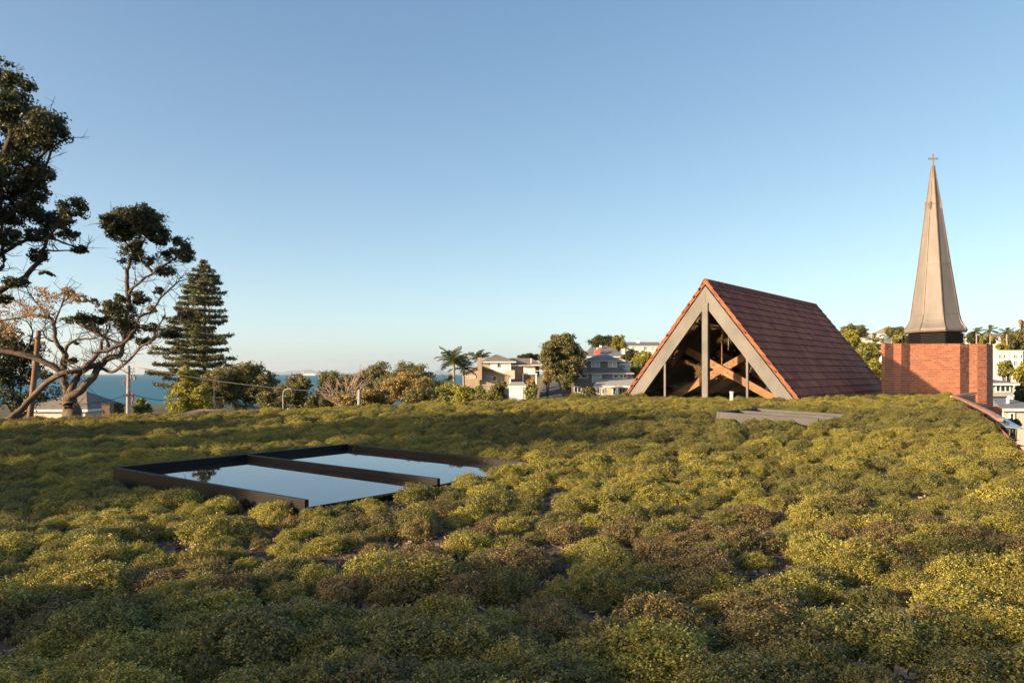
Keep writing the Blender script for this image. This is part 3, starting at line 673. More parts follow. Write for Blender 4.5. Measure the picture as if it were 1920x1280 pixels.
def clump_lobes(lobes, k, f, r=rng):          # break each lobe into small leaf clumps
    out = []
    for (c, rad) in lobes:
        for _ in range(k):
            d = r.normal(size=3); d /= np.linalg.norm(d); s = r.uniform(.55, 1.0)
            cc = np.array(c) + d * np.array(rad) * s * .9; q = r.uniform(.7, 1.3) * f * (np.prod(rad) ** (1 / 3))
            out.append((tuple(cc), (q * 1.15, q * 1.15, q * .8)))
    return out

# leaning pohutukawa
D = 30
base = P(132, 781, D); base.z = G(base.x, base.y)
tr = empty('leaning_tree', base, 'gnarled leaning evergreen tree with sweeping bare limbs and dark clumped foliage', 'tree')
br = [([base, P(135, 785, D), P(131, 765, D), P(128, 742, D)], .34, .24),
      px_branch([(128, 745), (149, 734), (170, 712), (186, 688), (202, 672), (223, 667), (231, 646), (234, 609), (242, 571), (244, 548), (263, 529), (287, 510), (310, 495)], D, .165, .03, .25, 1),
      px_branch([(10, 792), (35, 771), (66, 739), (98, 710), (120, 699), (149, 694), (170, 678), (186, 662), (207, 656), (235, 640), (255, 612), (260, 595), (282, 585), (305, 556), (324, 537), (340, 520)], D - .6, .135, .022, .25, 2),
      px_branch([(130, 740), (137, 722), (148, 700), (165, 690), (186, 684), (196, 684)], D, .14, .09, .2, 3),
      px_branch([(186, 688), (195, 692), (210, 698), (228, 686), (247, 670), (266, 649), (287, 638), (313, 619), (340, 601), (365, 596)], D + .3, .07, .016, .3, 4),
      px_branch([(240, 575), (239, 548), (239, 508), (250, 476), (262, 450), (258, 420)], D, .11, .03, .3, 5),
      px_branch([(287, 510), (262, 480), (275, 440), (290, 420)], D, .06, .02, .3, 6),
      px_branch([(287, 510), (320, 490), (345, 470)], D, .05, .02, .3, 7),
      px_branch([(190, 660), (190, 640), (205, 615), (205, 580)], D, .08, .02, .3, 8),
      px_branch([(207, 656), (195, 630), (175, 620)], D, .06, .02, .3, 9),
      px_branch([(287, 638), (292, 622), (310, 590)], D, .05, .02, .3, 10),
      px_branch([(231, 646), (215, 640), (150, 610), (140, 598)], D, .06, .02, .3, 11),
      px_branch([(250, 476), (225, 440), (210, 420)], D, .05, .02, .3, 12)]
wood('trunk', br, tr, M['bark'], 8, 1.3)
LL = [(209, 417, 20, 18), (235, 405, 28, 16), (265, 400, 30, 16), (290, 418, 26, 22), (250, 430, 40, 22), (300, 445, 24, 20), (340, 452, 18, 16), (348, 478, 14, 18), (230, 440, 26, 16), (252, 470, 28, 20), (245, 500, 18, 22), (300, 492, 34, 16), (325, 480, 20, 14), (280, 468, 26, 14),
      (236, 550, 20, 22), (205, 577, 24, 14), (240, 590, 22, 22), (220, 610, 22, 16), (143, 598, 26, 12), (170, 618, 24, 12), (212, 640, 22, 12), (282, 614, 16, 9), (297, 545, 8, 7), (319, 628, 26, 8), (256, 540, 14, 10), (188, 600, 18, 12), (150, 640, 14, 8), (350, 592, 16, 8), (136, 676, 10, 6), (262, 560, 20, 14), (222, 575, 22, 16), (250, 615, 24, 16), (195, 590, 22, 12), (228, 632, 26, 12), (160, 600, 18, 10), (310, 510, 22, 10), (268, 640, 18, 8), (335, 465, 16, 12), (270, 415, 34, 22), (225, 420, 24, 18)]
cl = clump_lobes(px_lobes(LL, D, tr, 1.2, 3), 30, .40); pts, out = lobe_points(cl, 190, gapf=2.2, gap=-.55, shell=.9)
leaves('crown', local_pts(pts, tr), .095, M['pohut'], tr, out)
# big tree at the left frame edge
D = 26; base = P(-110, 790, D); base.z = G(base.x, base.y)
tr = empty('tall_tree', base, 'tall dark evergreen tree cut by the left edge of the picture', 'tree')
br = [([base, P(-100, 720, D), P(-80, 620, D), P(-45, 520, D), P(-15, 430, D), P(5, 330, D), P(20, 230, D), P(15, 150, D)], .42, .05),
      px_branch([(-60, 590), (0, 545), (40, 525), (68, 495), (80, 470), (95, 440), (130, 400)], D, .13, .03, .3, 1), px_branch([(-40, 510), (0, 478), (40, 455), (75, 445), (120, 455), (155, 470)], D, .09, .02, .3, 2),
      px_branch([(5, 330), (60, 310), (85, 285), (125, 260)], D, .1, .02, .3, 3), px_branch([(-15, 430), (40, 380), (90, 300), (100, 250)], D, .09, .02, .3, 4), px_branch([(-45, 520), (5, 500), (2, 440), (10, 380)], D, .08, .03, .3, 5),
      px_branch([(20, 230), (60, 235), (100, 225)], D, .06, .02, .3, 6), px_branch([(-80, 620), (-150, 520), (-190, 400)], D, .16, .04, .4, 7), px_branch([(80, 470), (110, 470), (160, 470)], D, .04, .015, .2, 8)]
wood('trunk', br, tr, M['darkbark'], 8, 1.0)
LL = [(12, 140, 34, 30), (30, 165, 32, 30), (10, 200, 45, 35), (45, 225, 42, 34), (90, 235, 45, 30), (118, 245, 25, 26), (75, 265, 40, 22), (10, 270, 50, 36), (45, 310, 40, 30), (15, 345, 45, 35), (65, 355, 36, 28), (85, 330, 18, 14), (30, 400, 48, 28), (135, 392, 27, 24), (105, 415, 34, 20), (75, 440, 30, 14), (150, 466, 17, 9), (10, 445, 32, 20), (70, 480, 16, 18), (30, 530, 24, 12), (85, 515, 14, 8), (5, 560, 20, 10), (130, 440, 22, 10),
      (-60, 200, 60, 60), (-70, 300, 80, 60), (-90, 400, 90, 60), (-170, 350, 80, 70), (-60, 470, 50, 40), (-40, 140, 40, 35)]
cl = clump_lobes(px_lobes(LL, D, tr, 1.6, 5), 32, .40); pts, out = lobe_points(cl, 150, gapf=2.2, gap=-.5, shell=.9)
leaves('crown', local_pts(pts, tr), .10, M['pohut'], tr, out)
# sparse russet tree
D = 31.5; base = P(122, 781, D); base.z = G(base.x, base.y)
tr = empty('russet_tree', base, 'sparse tree with russet autumn leaves behind the leaning trunk', 'tree')
br = [([base, P(126, 760, D), P(125, 731, D), P(119, 699, D), P(121, 662, D)], .18, .12), px_branch([(121, 662), (106, 641), (101, 609), (92, 595), (60, 592), (10, 600), (-40, 605)], D, .10, .03, .3, 1),
      px_branch([(92, 595), (75, 575), (58, 555), (50, 540)], D, .06, .015, .3, 2), px_branch([(121, 662), (128, 645), (145, 637), (175, 634), (195, 628)], D, .08, .02, .3, 3), px_branch([(101, 609), (110, 585), (118, 565), (122, 545)], D, .05, .015, .3, 4),
      px_branch([(-60, 650), (0, 656), (30, 662), (69, 672), (106, 691), (118, 705)], D - .8, .09, .12, .1, 5), px_branch([(106, 641), (88, 635), (80, 618), (90, 604)], D, .05, .015, .3, 6), px_branch([(40, 668), (58, 640), (60, 615), (42, 598)], D, .05, .015, .3, 7), px_branch([(60, 592), (40, 570), (20, 560)], D, .04, .012, .3, 8)]
wood('trunk', br, tr, M['bark'], 8, 1.3)
LL = [(70, 555, 40, 22), (110, 555, 35, 22), (30, 575, 40, 22), (10, 600, 35, 22), (70, 585, 45, 16), (125, 580, 20, 16), (130, 545, 16, 12), (-10, 570, 30, 30), (175, 570, 14, 12), (25, 625, 26, 12), (150, 560, 18, 12), (285, 580, 10, 10)]
cl = clump_lobes(px_lobes(LL, D, tr, 1.2, 9), 55, .22); pts, out = lobe_points(cl, 80, gapf=2.5, gap=-.1, shell=1)
leaves('crown', local_pts(pts, tr), .07, M['autumn'], tr, out)

def tree(name, label, LL, d, leaf, m, dens, trunk=None, group=None, cat='tree', bark='darkbark', seed=1, k=16, f=.5, tr_r=None, gap=-.45, dj=None, coarse=1.0):
    cx = np.mean([l[0] for l in LL]); e = empty(name, (0, 0, 0), label, cat, group)
    bx = trunk if trunk is not None else cx
    b = P(bx, 760, d); b.z = G(b.x, b.y) - .1; e.location = b
    lobes = px_lobes(LL, d, e, dj if dj is not None else d * .012, seed); br = []
    top = max(l[0][2] for l in lobes); r0 = tr_r or max(.06, (top - b.z) * .028); mid = Vector((b.x, b.y, b.z + (top - b.z) * .35))
    br.append(([b, b.lerp(mid, .5) + Vector((r0 * .4, 0, 0)), mid], r0, r0 * .75))
    for (c, rad) in lobes:
        c = Vector(c); br.append(([mid - Vector((0, 0, r0)), mid.lerp(c, .5) + Vector((0, 0, -.08 * (c - mid).length)), c], r0 * .45, r0 * .1))
    wood('trunk', br, e, M[bark], 6)
    cl = clump_lobes(lobes, k, f, np.random.default_rng(seed)); pts, out = lobe_points(cl, dens, gapf=.42 / leaf, gap=gap, shell=.7)
    leaves('crown', local_pts(pts, e), leaf, M[m], e, out); return e
tree('dense_tree', 'dense dark tree at the left frame edge behind the wooden pole', [(15, 640, 28, 26), (45, 665, 35, 28), (20, 700, 45, 32), (70, 705, 38, 32), (85, 735, 26, 22), (40, 745, 45, 26), (-20, 690, 50, 50), (0, 620, 22, 18)], 47, .16, 'pohut', 46, seed=3, k=18)
# Norfolk pines
def norfolk(px, top, d, hw, label, seed):
    r = random.Random(seed); b = P(px, 760, d); b.z = G(b.x, b.y) - .1; e = empty('norfolk_pine', b, label, 'tree', None); tp = P(px, top, d); H = tp.z - b.z
    wood('trunk', [([b, b.lerp(tp, .5), tp], .42, .04)], e, M['darkbark'], 8)
    mb = MB(); pts = []; outs = []; y = top + 5
    while y < 740:
        z = P(px, y, d).z - b.z; wpx = np.interp(y, [a for a, _ in hw], [c for _, c in hw]); Rr = wpx / F * d; nb = 7 if y > 530 else 6; a0 = r.uniform(0, 6.28)
        for k in range(nb):
            a = a0 + k * 2 * math.pi / nb + r.uniform(-.25, .25); L = Rr * r.uniform(.5, 1.15); dirv = Vector((math.cos(a), math.sin(a), 0)); droop = r.uniform(-.08, .06) - .04 * (y - top) / 200
            if r.random() < .13: continue
            path = [Vector((0, 0, z)), dirv * L * .5 + Vector((0, 0, z + L * droop * .7)), dirv * L + Vector((0, 0, z + L * (droop + .06)))]
            mb.tube(path, [.07, .045, .012], 4)
            ns = max(6, int(L * 9)); side = Vector((-dirv.y, dirv.x, 0))
            for s in range(ns):
                t = .18 + .82 * (s + r.random()) / ns; p = path[0].lerp(path[1], t * 2) if t < .5 else path[1].lerp(path[2], t * 2 - 1)
                wd = .34 * L * (1.08 - t) + .22
                for q in range(12):
                    pp = p + side * r.uniform(-wd, wd) + Vector((0, 0, r.gauss(.04, .15))) + dirv * r.uniform(-.15, .3); pts.append(pp); outs.append((0, 0, .6))
        y += r.uniform(9.8, 14.5) * (0.75 if y < 560 else 1.05)
    mb.build('branch', M['darkbark'], e); leaves('crown', np.array(pts), .34, M['pine'], e, np.array(outs), aspect=.42)
norfolk(383, 487, 115, [(487, 4), (505, 16), (520, 28), (560, 36), (600, 44), (640, 54), (670, 56), (700, 50)], 'tallest pine with tiered flat branches above the round evergreens', 4)
norfolk(352, 533, 120, [(533, 4), (560, 24), (600, 42), (640, 62), (670, 76), (700, 74), (740, 60)], 'shorter tiered pine half hidden behind the leaning tree', 8)
# evergreens along the shore
def lobes_round(cx, cy, rx, ry, n, seed):
    r = random.Random(seed); out = []
    for i in range(int(n * 1.9)):
        a = r.uniform(0, math.pi * 2); s = r.uniform(.25, .72); out.append((cx + math.cos(a) * rx * s, cy - math.sin(a) * ry * s, rx * r.uniform(.3, .46), ry * r.uniform(.3, .46)))
    return out
tree('cypress_tree', 'bright lime-green conifer bush below the tiered pines', [(355, 715, 18, 24), (350, 740, 28, 24), (335, 755, 24, 22), (375, 745, 22, 28), (390, 765, 16, 18), (355, 770, 40, 18), (345, 700, 10, 14)], 62, .14, 'lime', 110, seed=4, k=26, f=.38, gap=-1.5)
RND = [('broad dark round evergreen right of the lime-green conifer', 'pohut2', 458, 722, 80, 46, 100, 14), ('domed evergreen between the sea gaps above the lamp post', 'pohut2', 551, 740, 43, 40, 96, 10), ('evergreen dome left of the bare twiggy tree', 'pohut2', 626, 737, 42, 46, 108, 9),
       ('wide olive evergreen behind the bare twiggy tree', 'pohut2', 697, 718, 60, 40, 118, 12), ('low brownish evergreen right of the bare twiggy tree', 'pohut2', 775, 718, 56, 38, 115, 11), ('dark low evergreen at the foot of the tall palm', 'pohut', 815, 736, 36, 30, 98, 7), ('low dark evergreen in the gap right of the broad round evergreen', 'pohut2', 512, 752, 34, 24, 92, 8), ('low evergreen at the water edge left of the bare twiggy tree', 'pohut2', 590, 758, 26, 18, 88, 7),
       ('dark evergreen behind the television aerial', 'pohut2', 405, 735, 40, 40, 98, 10), ('low evergreen filling the gap under the bare twiggy tree', 'pohut2', 660, 750, 44, 22, 94, 9), ('dark evergreen between the straw-coloured bush and the tall palm', 'pohut2', 735, 735, 40, 30, 104, 9)]
for i, (lb, m, cx, cy, rx, ry, d, n) in enumerate(RND):
    tree('evergreen_tree', lb, lobes_round(cx, cy, rx, ry, n, 20 + i), d, .26, m, 20, seed=30 + i, k=16, f=.46, group=None)
for i, (lb, m, cx, cy, rx, ry, d) in enumerate([('small grey-green bush left of the pale pole', 'pohut2', 215, 768, 18, 14, 75), ('round bush right of the pale pole', 'green', 268, 764, 22, 18, 78), ('yellow-brown shrub behind the short grey pole', 'straw', 702, 745, 36, 20, 72), ('straw-coloured bush below the wide olive evergreen', 'straw', 765, 728, 48, 32, 88), ('straw-coloured bush at the roof edge left of the pole', 'straw', 645, 752, 26, 14, 70),
        ('dark green shrub in front of the straw-coloured bush', 'pohut2', 790, 746, 36, 18, 66), ('leafy green bush below the tall palm', 'green', 838, 740, 36, 22, 64), ('leafy lime bush in front of the cedar house', 'lime', 876, 738, 34, 22, 62), ('bright green bush at the corner of the cedar house', 'green', 914, 738, 32, 22, 60), ('olive bush at the right end of the hedge', 'pohut2', 940, 736, 18, 24, 60), ('pointed green bush beside the white garage', 'green', 994, 742, 16, 20, 84), ('upright yellowing bush beside the driveway', 'straw', 996, 722, 10, 14, 92),
        ('clipped round bush left of the charcoal house', 'pohut2', 1062, 722, 9, 14, 100), ('flowering bush in front of the charcoal house', 'pohut2', 1104, 736, 16, 13, 88), ('low green shrub at the charcoal house porch', 'green', 1085, 744, 22, 8, 84), ('young tree beside the driveway', 'straw', 1026, 702, 10, 20, 112)]):
    tree('shrub', lb, lobes_round(cx, cy, rx, ry, 8, 60 + i), d, .20 if d > 70 else .16, m, 34, seed=70 + i, k=16, f=.5, cat='shrub', gap=-.7)
# bare twiggy tree
def bare(px, d, label, seed):
    r = random.Random(seed); b = P(px, 760, d); b.z = G(b.x, b.y) - .1; e = empty('bare_tree', b, label, 'tree'); br = []
    def grow(p, dv, L, rad, lv):
        q = p + dv * L; m_ = p.lerp(q, .5) + Vector((r.gauss(0, .04), r.gauss(0, .04), 0)) * L; br.append(([p, m_, q], rad, rad * .6))
        if lv == 0: return
        for _ in range(3 if lv > 1 else 4):
            nd = (dv + Vector((r.gauss(0, .45), r.gauss(0, .45), r.gauss(.12, .25)))).normalized(); grow(p.lerp(q, r.uniform(.5, 1)), nd, L * r.uniform(.55, .8), rad * .55, lv - 1)
    for _ in range(7): grow(b + Vector((0, 0, .6)), Vector((r.gauss(0, .45), r.gauss(0, .4), 1)).normalized(), 2.5, .09, 3)
    br.append(([b, b + Vector((0, 0, .4)), b + Vector((0, 0, .9))], .2, .14)); wood('trunk', br, e, mat('pale_twig', (0.36, 0.27, 0.20), .9), 4)
bare(655, 84, 'leafless pale twiggy tree among the evergreens near the shore', 5)
# trees around the houses and on the hill
tree('big_round_tree', 'big domed evergreen between the driveway and the charcoal house', lobes_round(1056, 672, 44, 46, 18, 91) + [(1056, 635, 22, 14), (1030, 655, 18, 16), (1085, 660, 18, 18)], 118, .27, 'pohut2', 24, trunk=1066, bark='bark', seed=92, k=20, f=.42, tr_r=.4)
HILL = [('round evergreen behind the red chimney', 'pohut', 1135, 645, 32, 22, 190), ('lime-green tree right of the red chimney', 'lime', 1160, 642, 14, 16, 170), ('low flat-topped evergreen behind the solar panels', 'pohut', 992, 670, 24, 8, 170), ('yellow-green tree against the left gable slope', 'lime', 1205, 678, 26, 20, 140), ('dark shrub tree below the far white house', 'pohut', 1185, 668, 20, 14, 150), ('green tree at the foot of the left gable slope', 'green', 1192, 690, 16, 16, 130),
        ('tall yellow-green tree rising beside the tiled slope', 'lime', 1600, 645, 28, 30, 130), ('domed hilltop evergreen right of the tiled ridge', 'pohut2', 1603, 622, 26, 16, 200), ('lush green tree between the tiles and the tower', 'green', 1632, 665, 26, 32, 110), ('lower green tree hard against the tower', 'lime', 1640, 700, 24, 30, 95), ('leafy tree over the end of the tiled roof', 'green', 1590, 680, 22, 30, 118), ('hilltop tree left of the spire base', 'pohut2', 1680, 622, 22, 12, 190),
        ('fresh green bush peeping over the tower top', 'green', 1690, 640, 14, 14, 70), ('dark tree right of the spire base', 'pohut', 1822, 634, 14, 12, 150), ('green tree behind the right tower corner', 'green', 1850, 638, 18, 14, 160), ('tall tree at the right frame edge', 'pohut2', 1905, 640, 28, 24, 140), ('orange-tinged treetop at the right frame edge', 'autumn', 1918, 606, 8, 8, 140), ('lime-green bush above the white flats', 'lime', 1880, 652, 14, 8, 128), ('spreading green tree in front of the white flats', 'green', 1885, 692, 20, 16, 95), ('yellow-green tree at the right edge below the flats', 'lime', 1915, 700, 16, 22, 92), ('dark shrub right of the pale house', 'pohut', 1912, 740, 12, 22, 78), ('straggly shrub below the right roof edge', 'pohut2', 1900, 795, 14, 8, 40)]
for i, (lb, m, cx, cy, rx, ry, d) in enumerate(HILL):
    tree('hillside_tree', lb, lobes_round(cx, cy, rx, ry, 10, 110 + i), d, .3 if d > 125 else .24, m, 20, seed=130 + i, k=16, f=.5, gap=-.6)
# palms: each frond a part
def frond_mesh(L, seed):
    r = random.Random(seed); v = []; q = []; n = 16
    for i in range(n):
        t = i / n; p = Vector((L * t, 0, L * (.28 * t - .55 * t * t))); t2 = (i + 1) / n; p2 = Vector((L * t2, 0, L * (.28 * t2 - .55 * t2 * t2)))
        k = len(v); v += [p + Vector((0, .025, 0)), p - Vector((0, .025, 0)), p2 - Vector((0, .02, 0)), p2 + Vector((0, .02, 0))]; q.append((k, k + 1, k + 2, k + 3))
        for s in (1, -1):
            ll = L * .30 * math.sin(math.pi * (.12 + .8 * t)) ; k = len(v); tip = p2 + Vector((ll * .55, s * ll * .8, -ll * .45 + r.gauss(0, .05)))
            v += [p, p2, tip + Vector((.05, 0, 0)), tip]; q.append((k, k + 1, k + 2, k + 3))
    return np_mesh('frond', [tuple(a) for a in v], q)
FR = [frond_mesh(1.0, i) for i in range(3)]
for f in FR: f.materials.append(M['palm'])
def palm(px, crown_y, d, spread, label, nf=18, seed=1):
    r = random.Random(seed); b = P(px, 760, d); b.z = G(b.x, b.y) - .1; e = empty('palm_tree', b, label, 'palm tree'); c = P(px, crown_y, d); H = c.z - b.z
    wood('trunk', [([b, b.lerp(c, .5) + Vector((.15, 0, 0)), c], .2, .13)], e, M['palmbark'], 7); L = spread / F * d
    for k in range(nf):
        o = link('frond', FR[k % 3], None, e); o.location = (c - b); s = L * r.uniform(.8, 1.15); o.scale = (s, s, s); o.rotation_euler = (r.gauss(0, .2), -r.uniform(-.35, 1.15), 2 * math.pi * k / nf * 2.4 + r.uniform(-.2, .2))
palm(850, 676, 95, 34, 'tallest feathery palm at the left end of the houses', 22, 1); palm(868, 690, 97, 24, 'shorter palm tucked right of the tallest palm', 16, 2); palm(897, 672, 118, 22, 'palm showing above the chimney of the cedar house', 16, 3)
palm(840, 712, 80, 14, 'small stocky palm below the tallest palm', 14, 4); palm(1672, 632, 120, 16, 'palm above the left corner of the tower', 14, 5); palm(1640, 640, 125, 18, 'palm rising beside the tiled roof end', 14, 6); palm(1830, 622, 140, 16, 'first palm right of the spire', 14, 7); palm(1856, 620, 145, 16, 'second palm right of the spire', 14, 8); palm(1888, 625, 130, 16, 'palm before the brown hilltop roof at right', 14, 9); palm(1172, 652, 180, 12, 'small palm left of the far white house', 12, 10); palm(1610, 625, 150, 14, 'palm on the ridge right of the tiled ridge', 12, 11)

# ------------------------------------------------------------------ houses
def T(px0, px1, d): return (px1 - px0) / F * d
class House:
    def __init__(s, name, label, px, d, cat='house', yaw=0):
        c = P(px, 701, d); s.d = d; s.px = px; s.g = G(c.x, c.y) - .3
        s.e = empty(name, (c.x, d, s.g), label, cat, None, R(yaw))
    def x(s, px): return (px - s.px) / F * s.d
    def z(s, py): return CZ + (701 - py) / F * s.d - s.g
    def box(s, nm, m, x0, x1, y0, y1, dy0, dy1, parent=None):   # pixel bounds; dy: metres behind the front plane
        return MB().box(s.x(x0), s.x(x1), dy0, dy1, (0 if y1 is None else s.z(y1)), s.z(y0)).build(nm, M[m], parent or s.e)
    def hip(s, m, x0, x1, ye, yr, dy0, dy1, r0=None, r1=None, over=.3, nm='roof', fascia='white', ovx=None):
        X0, X1 = s.x(x0) - (over if ovx is None else ovx), s.x(x1) + (over if ovx is None else ovx); Y0, Y1 = dy0 - over, dy1 + over; z0, z1 = s.z(ye), s.z(yr); ym = (Y0 + Y1) / 2
        a = s.x(r0) if r0 is not None else X0 + (ym - Y0) * .9; b = s.x(r1) if r1 is not None else X1 - (ym - Y0) * .9
        if b < a: a = b = (a + b) / 2
        v = [(X0, Y0, z0), (X1, Y0, z0), (X1, Y1, z0), (X0, Y1, z0), (a, ym, z1), (b, ym, z1)]
        mb = MB(); mb.add(v, [(0, 1, 5, 4), (1, 2, 5), (2, 3, 4, 5), (3, 0, 4), (3, 2, 1, 0)]); o = mb.build(nm, M[m], s.e)
        if fascia: MB().box(X0 + .01, X1 - .01, Y0 + .01, Y1 - .01, z0 - .2, z0 - .004).build('fascia', M[fascia], s.e)
        return o
    def win(s, x0, x1, y0, y1, dy=0, pane='pane', frame='white', bars=0, fw=.09):
        X0, X1, Z0, Z1 = s.x(x0), s.x(x1), s.z(y1), s.z(y0)
        o = MB().box(X0 + fw, X1 - fw, dy - .03, dy + .02, Z0 + fw, Z1 - fw).build('window', M[pane], s.e)
        mb = MB(); mb.box(X0, X0 + fw, dy - .07, dy + .01, Z0, Z1); mb.box(X1 - fw, X1, dy - .07, dy + .01, Z0, Z1); mb.box(X0 + fw, X1 - fw, dy - .068, dy + .01, Z0, Z0 + fw); mb.box(X0 + fw, X1 - fw, dy - .068, dy + .01, Z1 - fw, Z1)
        for k in range(bars):
            xx = X0 + (X1 - X0) * (k + 1) / (bars + 1); mb.box(xx - fw / 2, xx + fw / 2, dy - .066, dy + .01, Z0 + fw, Z1 - fw)
        mb.build('frame', M[frame], o)
# charcoal two-storey house
h = House('charcoal_house', 'charcoal two-storey house with grey hip roofs and white windows left of the gable', 1128, 120)
h.box('wall', 'greywall', 1071, 1186, 700, None, 0, 9); h.hip('slate', 1071, 1182, 699, 686, 0, 9, 1105, 1160, .5, 'roof', 'lightroof')
h.box('upper_wall', 'greywall', 1103, 1163, 675, 696, 1.4, 7); h.hip('slate', 1103, 1163, 675, 662, 1.4, 7, 1128, 1142, .45, 'upper_roof', 'lightroof')
h.win(1110, 1127, 677, 688, 1.4, 'blind', bars=1); h.win(1142, 1159, 677, 688, 1.4, 'blind', bars=1)
h.win(1076, 1089, 701, 709, 0, 'blind'); h.win(1089.5, 1102, 701, 709, 0); h.win(1110, 1128, 701, 717, 0, 'blind'); h.win(1149, 1160, 701, 709, 0); h.win(1161, 1176, 701, 709, 0, bars=1); h.win(1076, 1090, 725, 736, 0, bars=1)
h.box('side_wing', 'cream', 1166, 1187, 681, 696, 3, 8); h.hip('slate', 1164, 1187, 681, 675, 3, 8, None, None, .25, 'wing_roof'); h.win(1168, 1172, 683, 692, 3, 'pane', 'cream'); h.win(1173, 1177, 683, 692, 3, 'pane', 'cream')
mb = MB(); mb.prism([(h.x(1108), -3.6, h.z(722)), (h.x(1192), -3.6, h.z(724)), (h.x(1190), -.05, h.z(711)), (h.x(1128), -.05, h.z(711))], (0, 0, .12)); mb.build('porch_roof', M['lightroof'], h.e)
MB().box(h.x(1108), h.x(1192), -3.66, -3.56, h.z(725.5), h.z(722.8)).build('porch_beam', M['white'], h.e)
for xx in (1115, 1132, 1152, 1172, 1183): MB().box(h.x(xx) - .09, h.x(xx) + .09, -3.5, -3.3, 0, h.z(724)).build('post', M['white'], h.e)
h.box('porch_wall', 'cream', 1113, 1188, 725, None, -1.6, -.05); h.win(1117, 1123, 727, 738, -1.6); h.win(1126, 1131, 727, 738, -1.6); h.win(1146, 1152, 727, 740, -1.6); h.win(1158, 1170, 727, 740, -1.6, bars=1)
MB().tube([(h.x(1152), 4, h.z(668)), (h.x(1152), 4, h.z(662.5))], .18, 8).build('flue', M['white'], h.e)
# house with red chimney
h = House('chimney_house', 'grey-roofed house with a square red chimney behind the charcoal house', 1135, 152)
h.box('wall', 'cream', 1095, 1172, 668, None, 0, 9); h.hip('slate', 1098, 1172, 668, 649, 0, 10, 1112, 1150, .4); h.box('wing', 'white', 1093, 1104, 673, None, -2, 4); h.hip('lightroof', 1094, 1104, 673, 669, -2, 4, nm='wing_roof')
h.box('chimney', 'redchim', 1116, 1126, 655, 668, .3, 1.3); h.box('chimney_pot', 'cream', 1119, 1122, 651.5, 655, .6, 1.0); h.hip('brownroof', 1126, 1160, 656, 645, 3, 9, nm='rear_roof', fascia=None); MB().tube([(h.x(1131), 4, h.z(650)), (h.x(1131), 4, h.z(646))], .3, 8).build('flue', M['white'], h.e)
# far white house on the hill
h = House('white_hill_house', 'long white house with slate roof on the hill left of the gable', 1202, 230)
h.box('wall', 'white', 1168, 1240, 648, None, 0, 9); h.hip('slate', 1168, 1240, 648.5, 640, 0, 9, 1168, 1240, .3)
for a, b in ((1184, 1189), (1206, 1213), (1221, 1226), (1230, 1236)): h.win(a, b, 649.5, 657, 0, bars=1, fw=.12)
MB().tube([(h.x(1200), 4, h.z(642)), (h.x(1200), 4, h.z(631))], .05, 5).build('aerial', M['wire'], h.e); h.box('chimney', 'white', 1198, 1203, 637, 643, 3.5, 5)
# cedar house with chimney
h = House('cedar_house', 'weathered cedar-board house with a tall chimney slab above the hedge', 905, 105)
Z = h.z
MB().prism([(h.x(869), 0, 0), (h.x(869), 0, Z(699)), (h.x(899), 0, Z(686)), (h.x(899), 0, 0)], (0, 7, 0)).build('wall', M['wood_wall'], h.e)
MB().prism([(h.x(899.1), .4, 0), (h.x(899.1), .4, Z(687)), (h.x(954), .4, Z(706)), (h.x(954), .4, 0)], (0, 6.5, 0)).build('side_wall', M['wood_wall'], h.e)
MB().prism([(h.x(866), -.3, Z(701)), (h.x(866), -.3, Z(699)), (h.x(899.5), -.3, Z(684.6)), (h.x(899.5), -.3, Z(686.4))], (0, 7.6, 0)).build('roof', M['brownroof'], h.e)
MB().prism([(h.x(899.6), -.3, Z(686.4)), (h.x(899.6), -.3, Z(684.4)), (h.x(957), -.3, Z(704.4)), (h.x(957), -.3, Z(707))], (0, 7.6, 0)).build('roof', M['brownroof'], h.e)
h.box('chimney', 'wood_wall', 896, 904, 670, 712, -1.0, -.02); h.win(923, 931, 704, 714, .4, 'pane', 'cream'); h.win(914, 921, 703, 707, .4, 'pane', 'cream'); h.win(876, 892, 704, 710, 0, 'blind', 'cream'); h.box('corner_board', 'paleblue', 934, 936, 703, None, .34, .4)
MB().prism([(h.x(905), -1.6, Z(722)), (h.x(905), -1.6, Z(720)), (h.x(930), -1.6, Z(723)), (h.x(930), -1.6, Z(725))], (0, 2.0, 0)).build('lean_to_roof', M['lightroof'], h.e); h.box('lean_to_wall', 'wood_wall', 906, 929, 724, None, -1.5, .36)
h.box('low_wing', 'wood_wall', 848, 868, 726, None, 0, 5); h.hip('lightroof', 847, 868, 726, 720, 0, 5, nm='wing_roof')
# white house with solar panels
h = House('solar_roof_house', 'white house with brown hip roofs and solar panels behind the cedar house', 955, 128)
h.box('wall', 'white', 919, 958, 676, None, 0, 8); h.hip('brownroof', 906, 962, 677.5, 664, 0, 8, 927, 933, .5); h.win(932, 938, 677, 689, 0, fw=.05); h.box('cedar_wall', 'wood_wall', 905, 918.8, 678, None, .5, 7)
h.box('wing_wall', 'greywall', 958.2, 1012, 684, None, 1.5, 9); h.hip('brownroof', 952, 1012, 683.5, 670, 1.5, 9, 955, 998, .4, 'wing_roof')
a = [(h.x(969), 1.7, h.z(684)), (h.x(995), 1.7, h.z(684)), (h.x(995), 3.6, h.z(677)), (h.x(969), 3.6, h.z(677))]
for k in range(4):
    q = [Vector(p) for p in a]; l0, l1 = q[0].lerp(q[1], k / 4 + .01), q[0].lerp(q[1], (k + 1) / 4 - .01); u0, u1 = q[3].lerp(q[2], k / 4 + .01), q[3].lerp(q[2], (k + 1) / 4 - .01); MB().prism([l0, l1, u1, u0], (0, -.05, .1)).build('solar_panel', M['solar'], h.e)
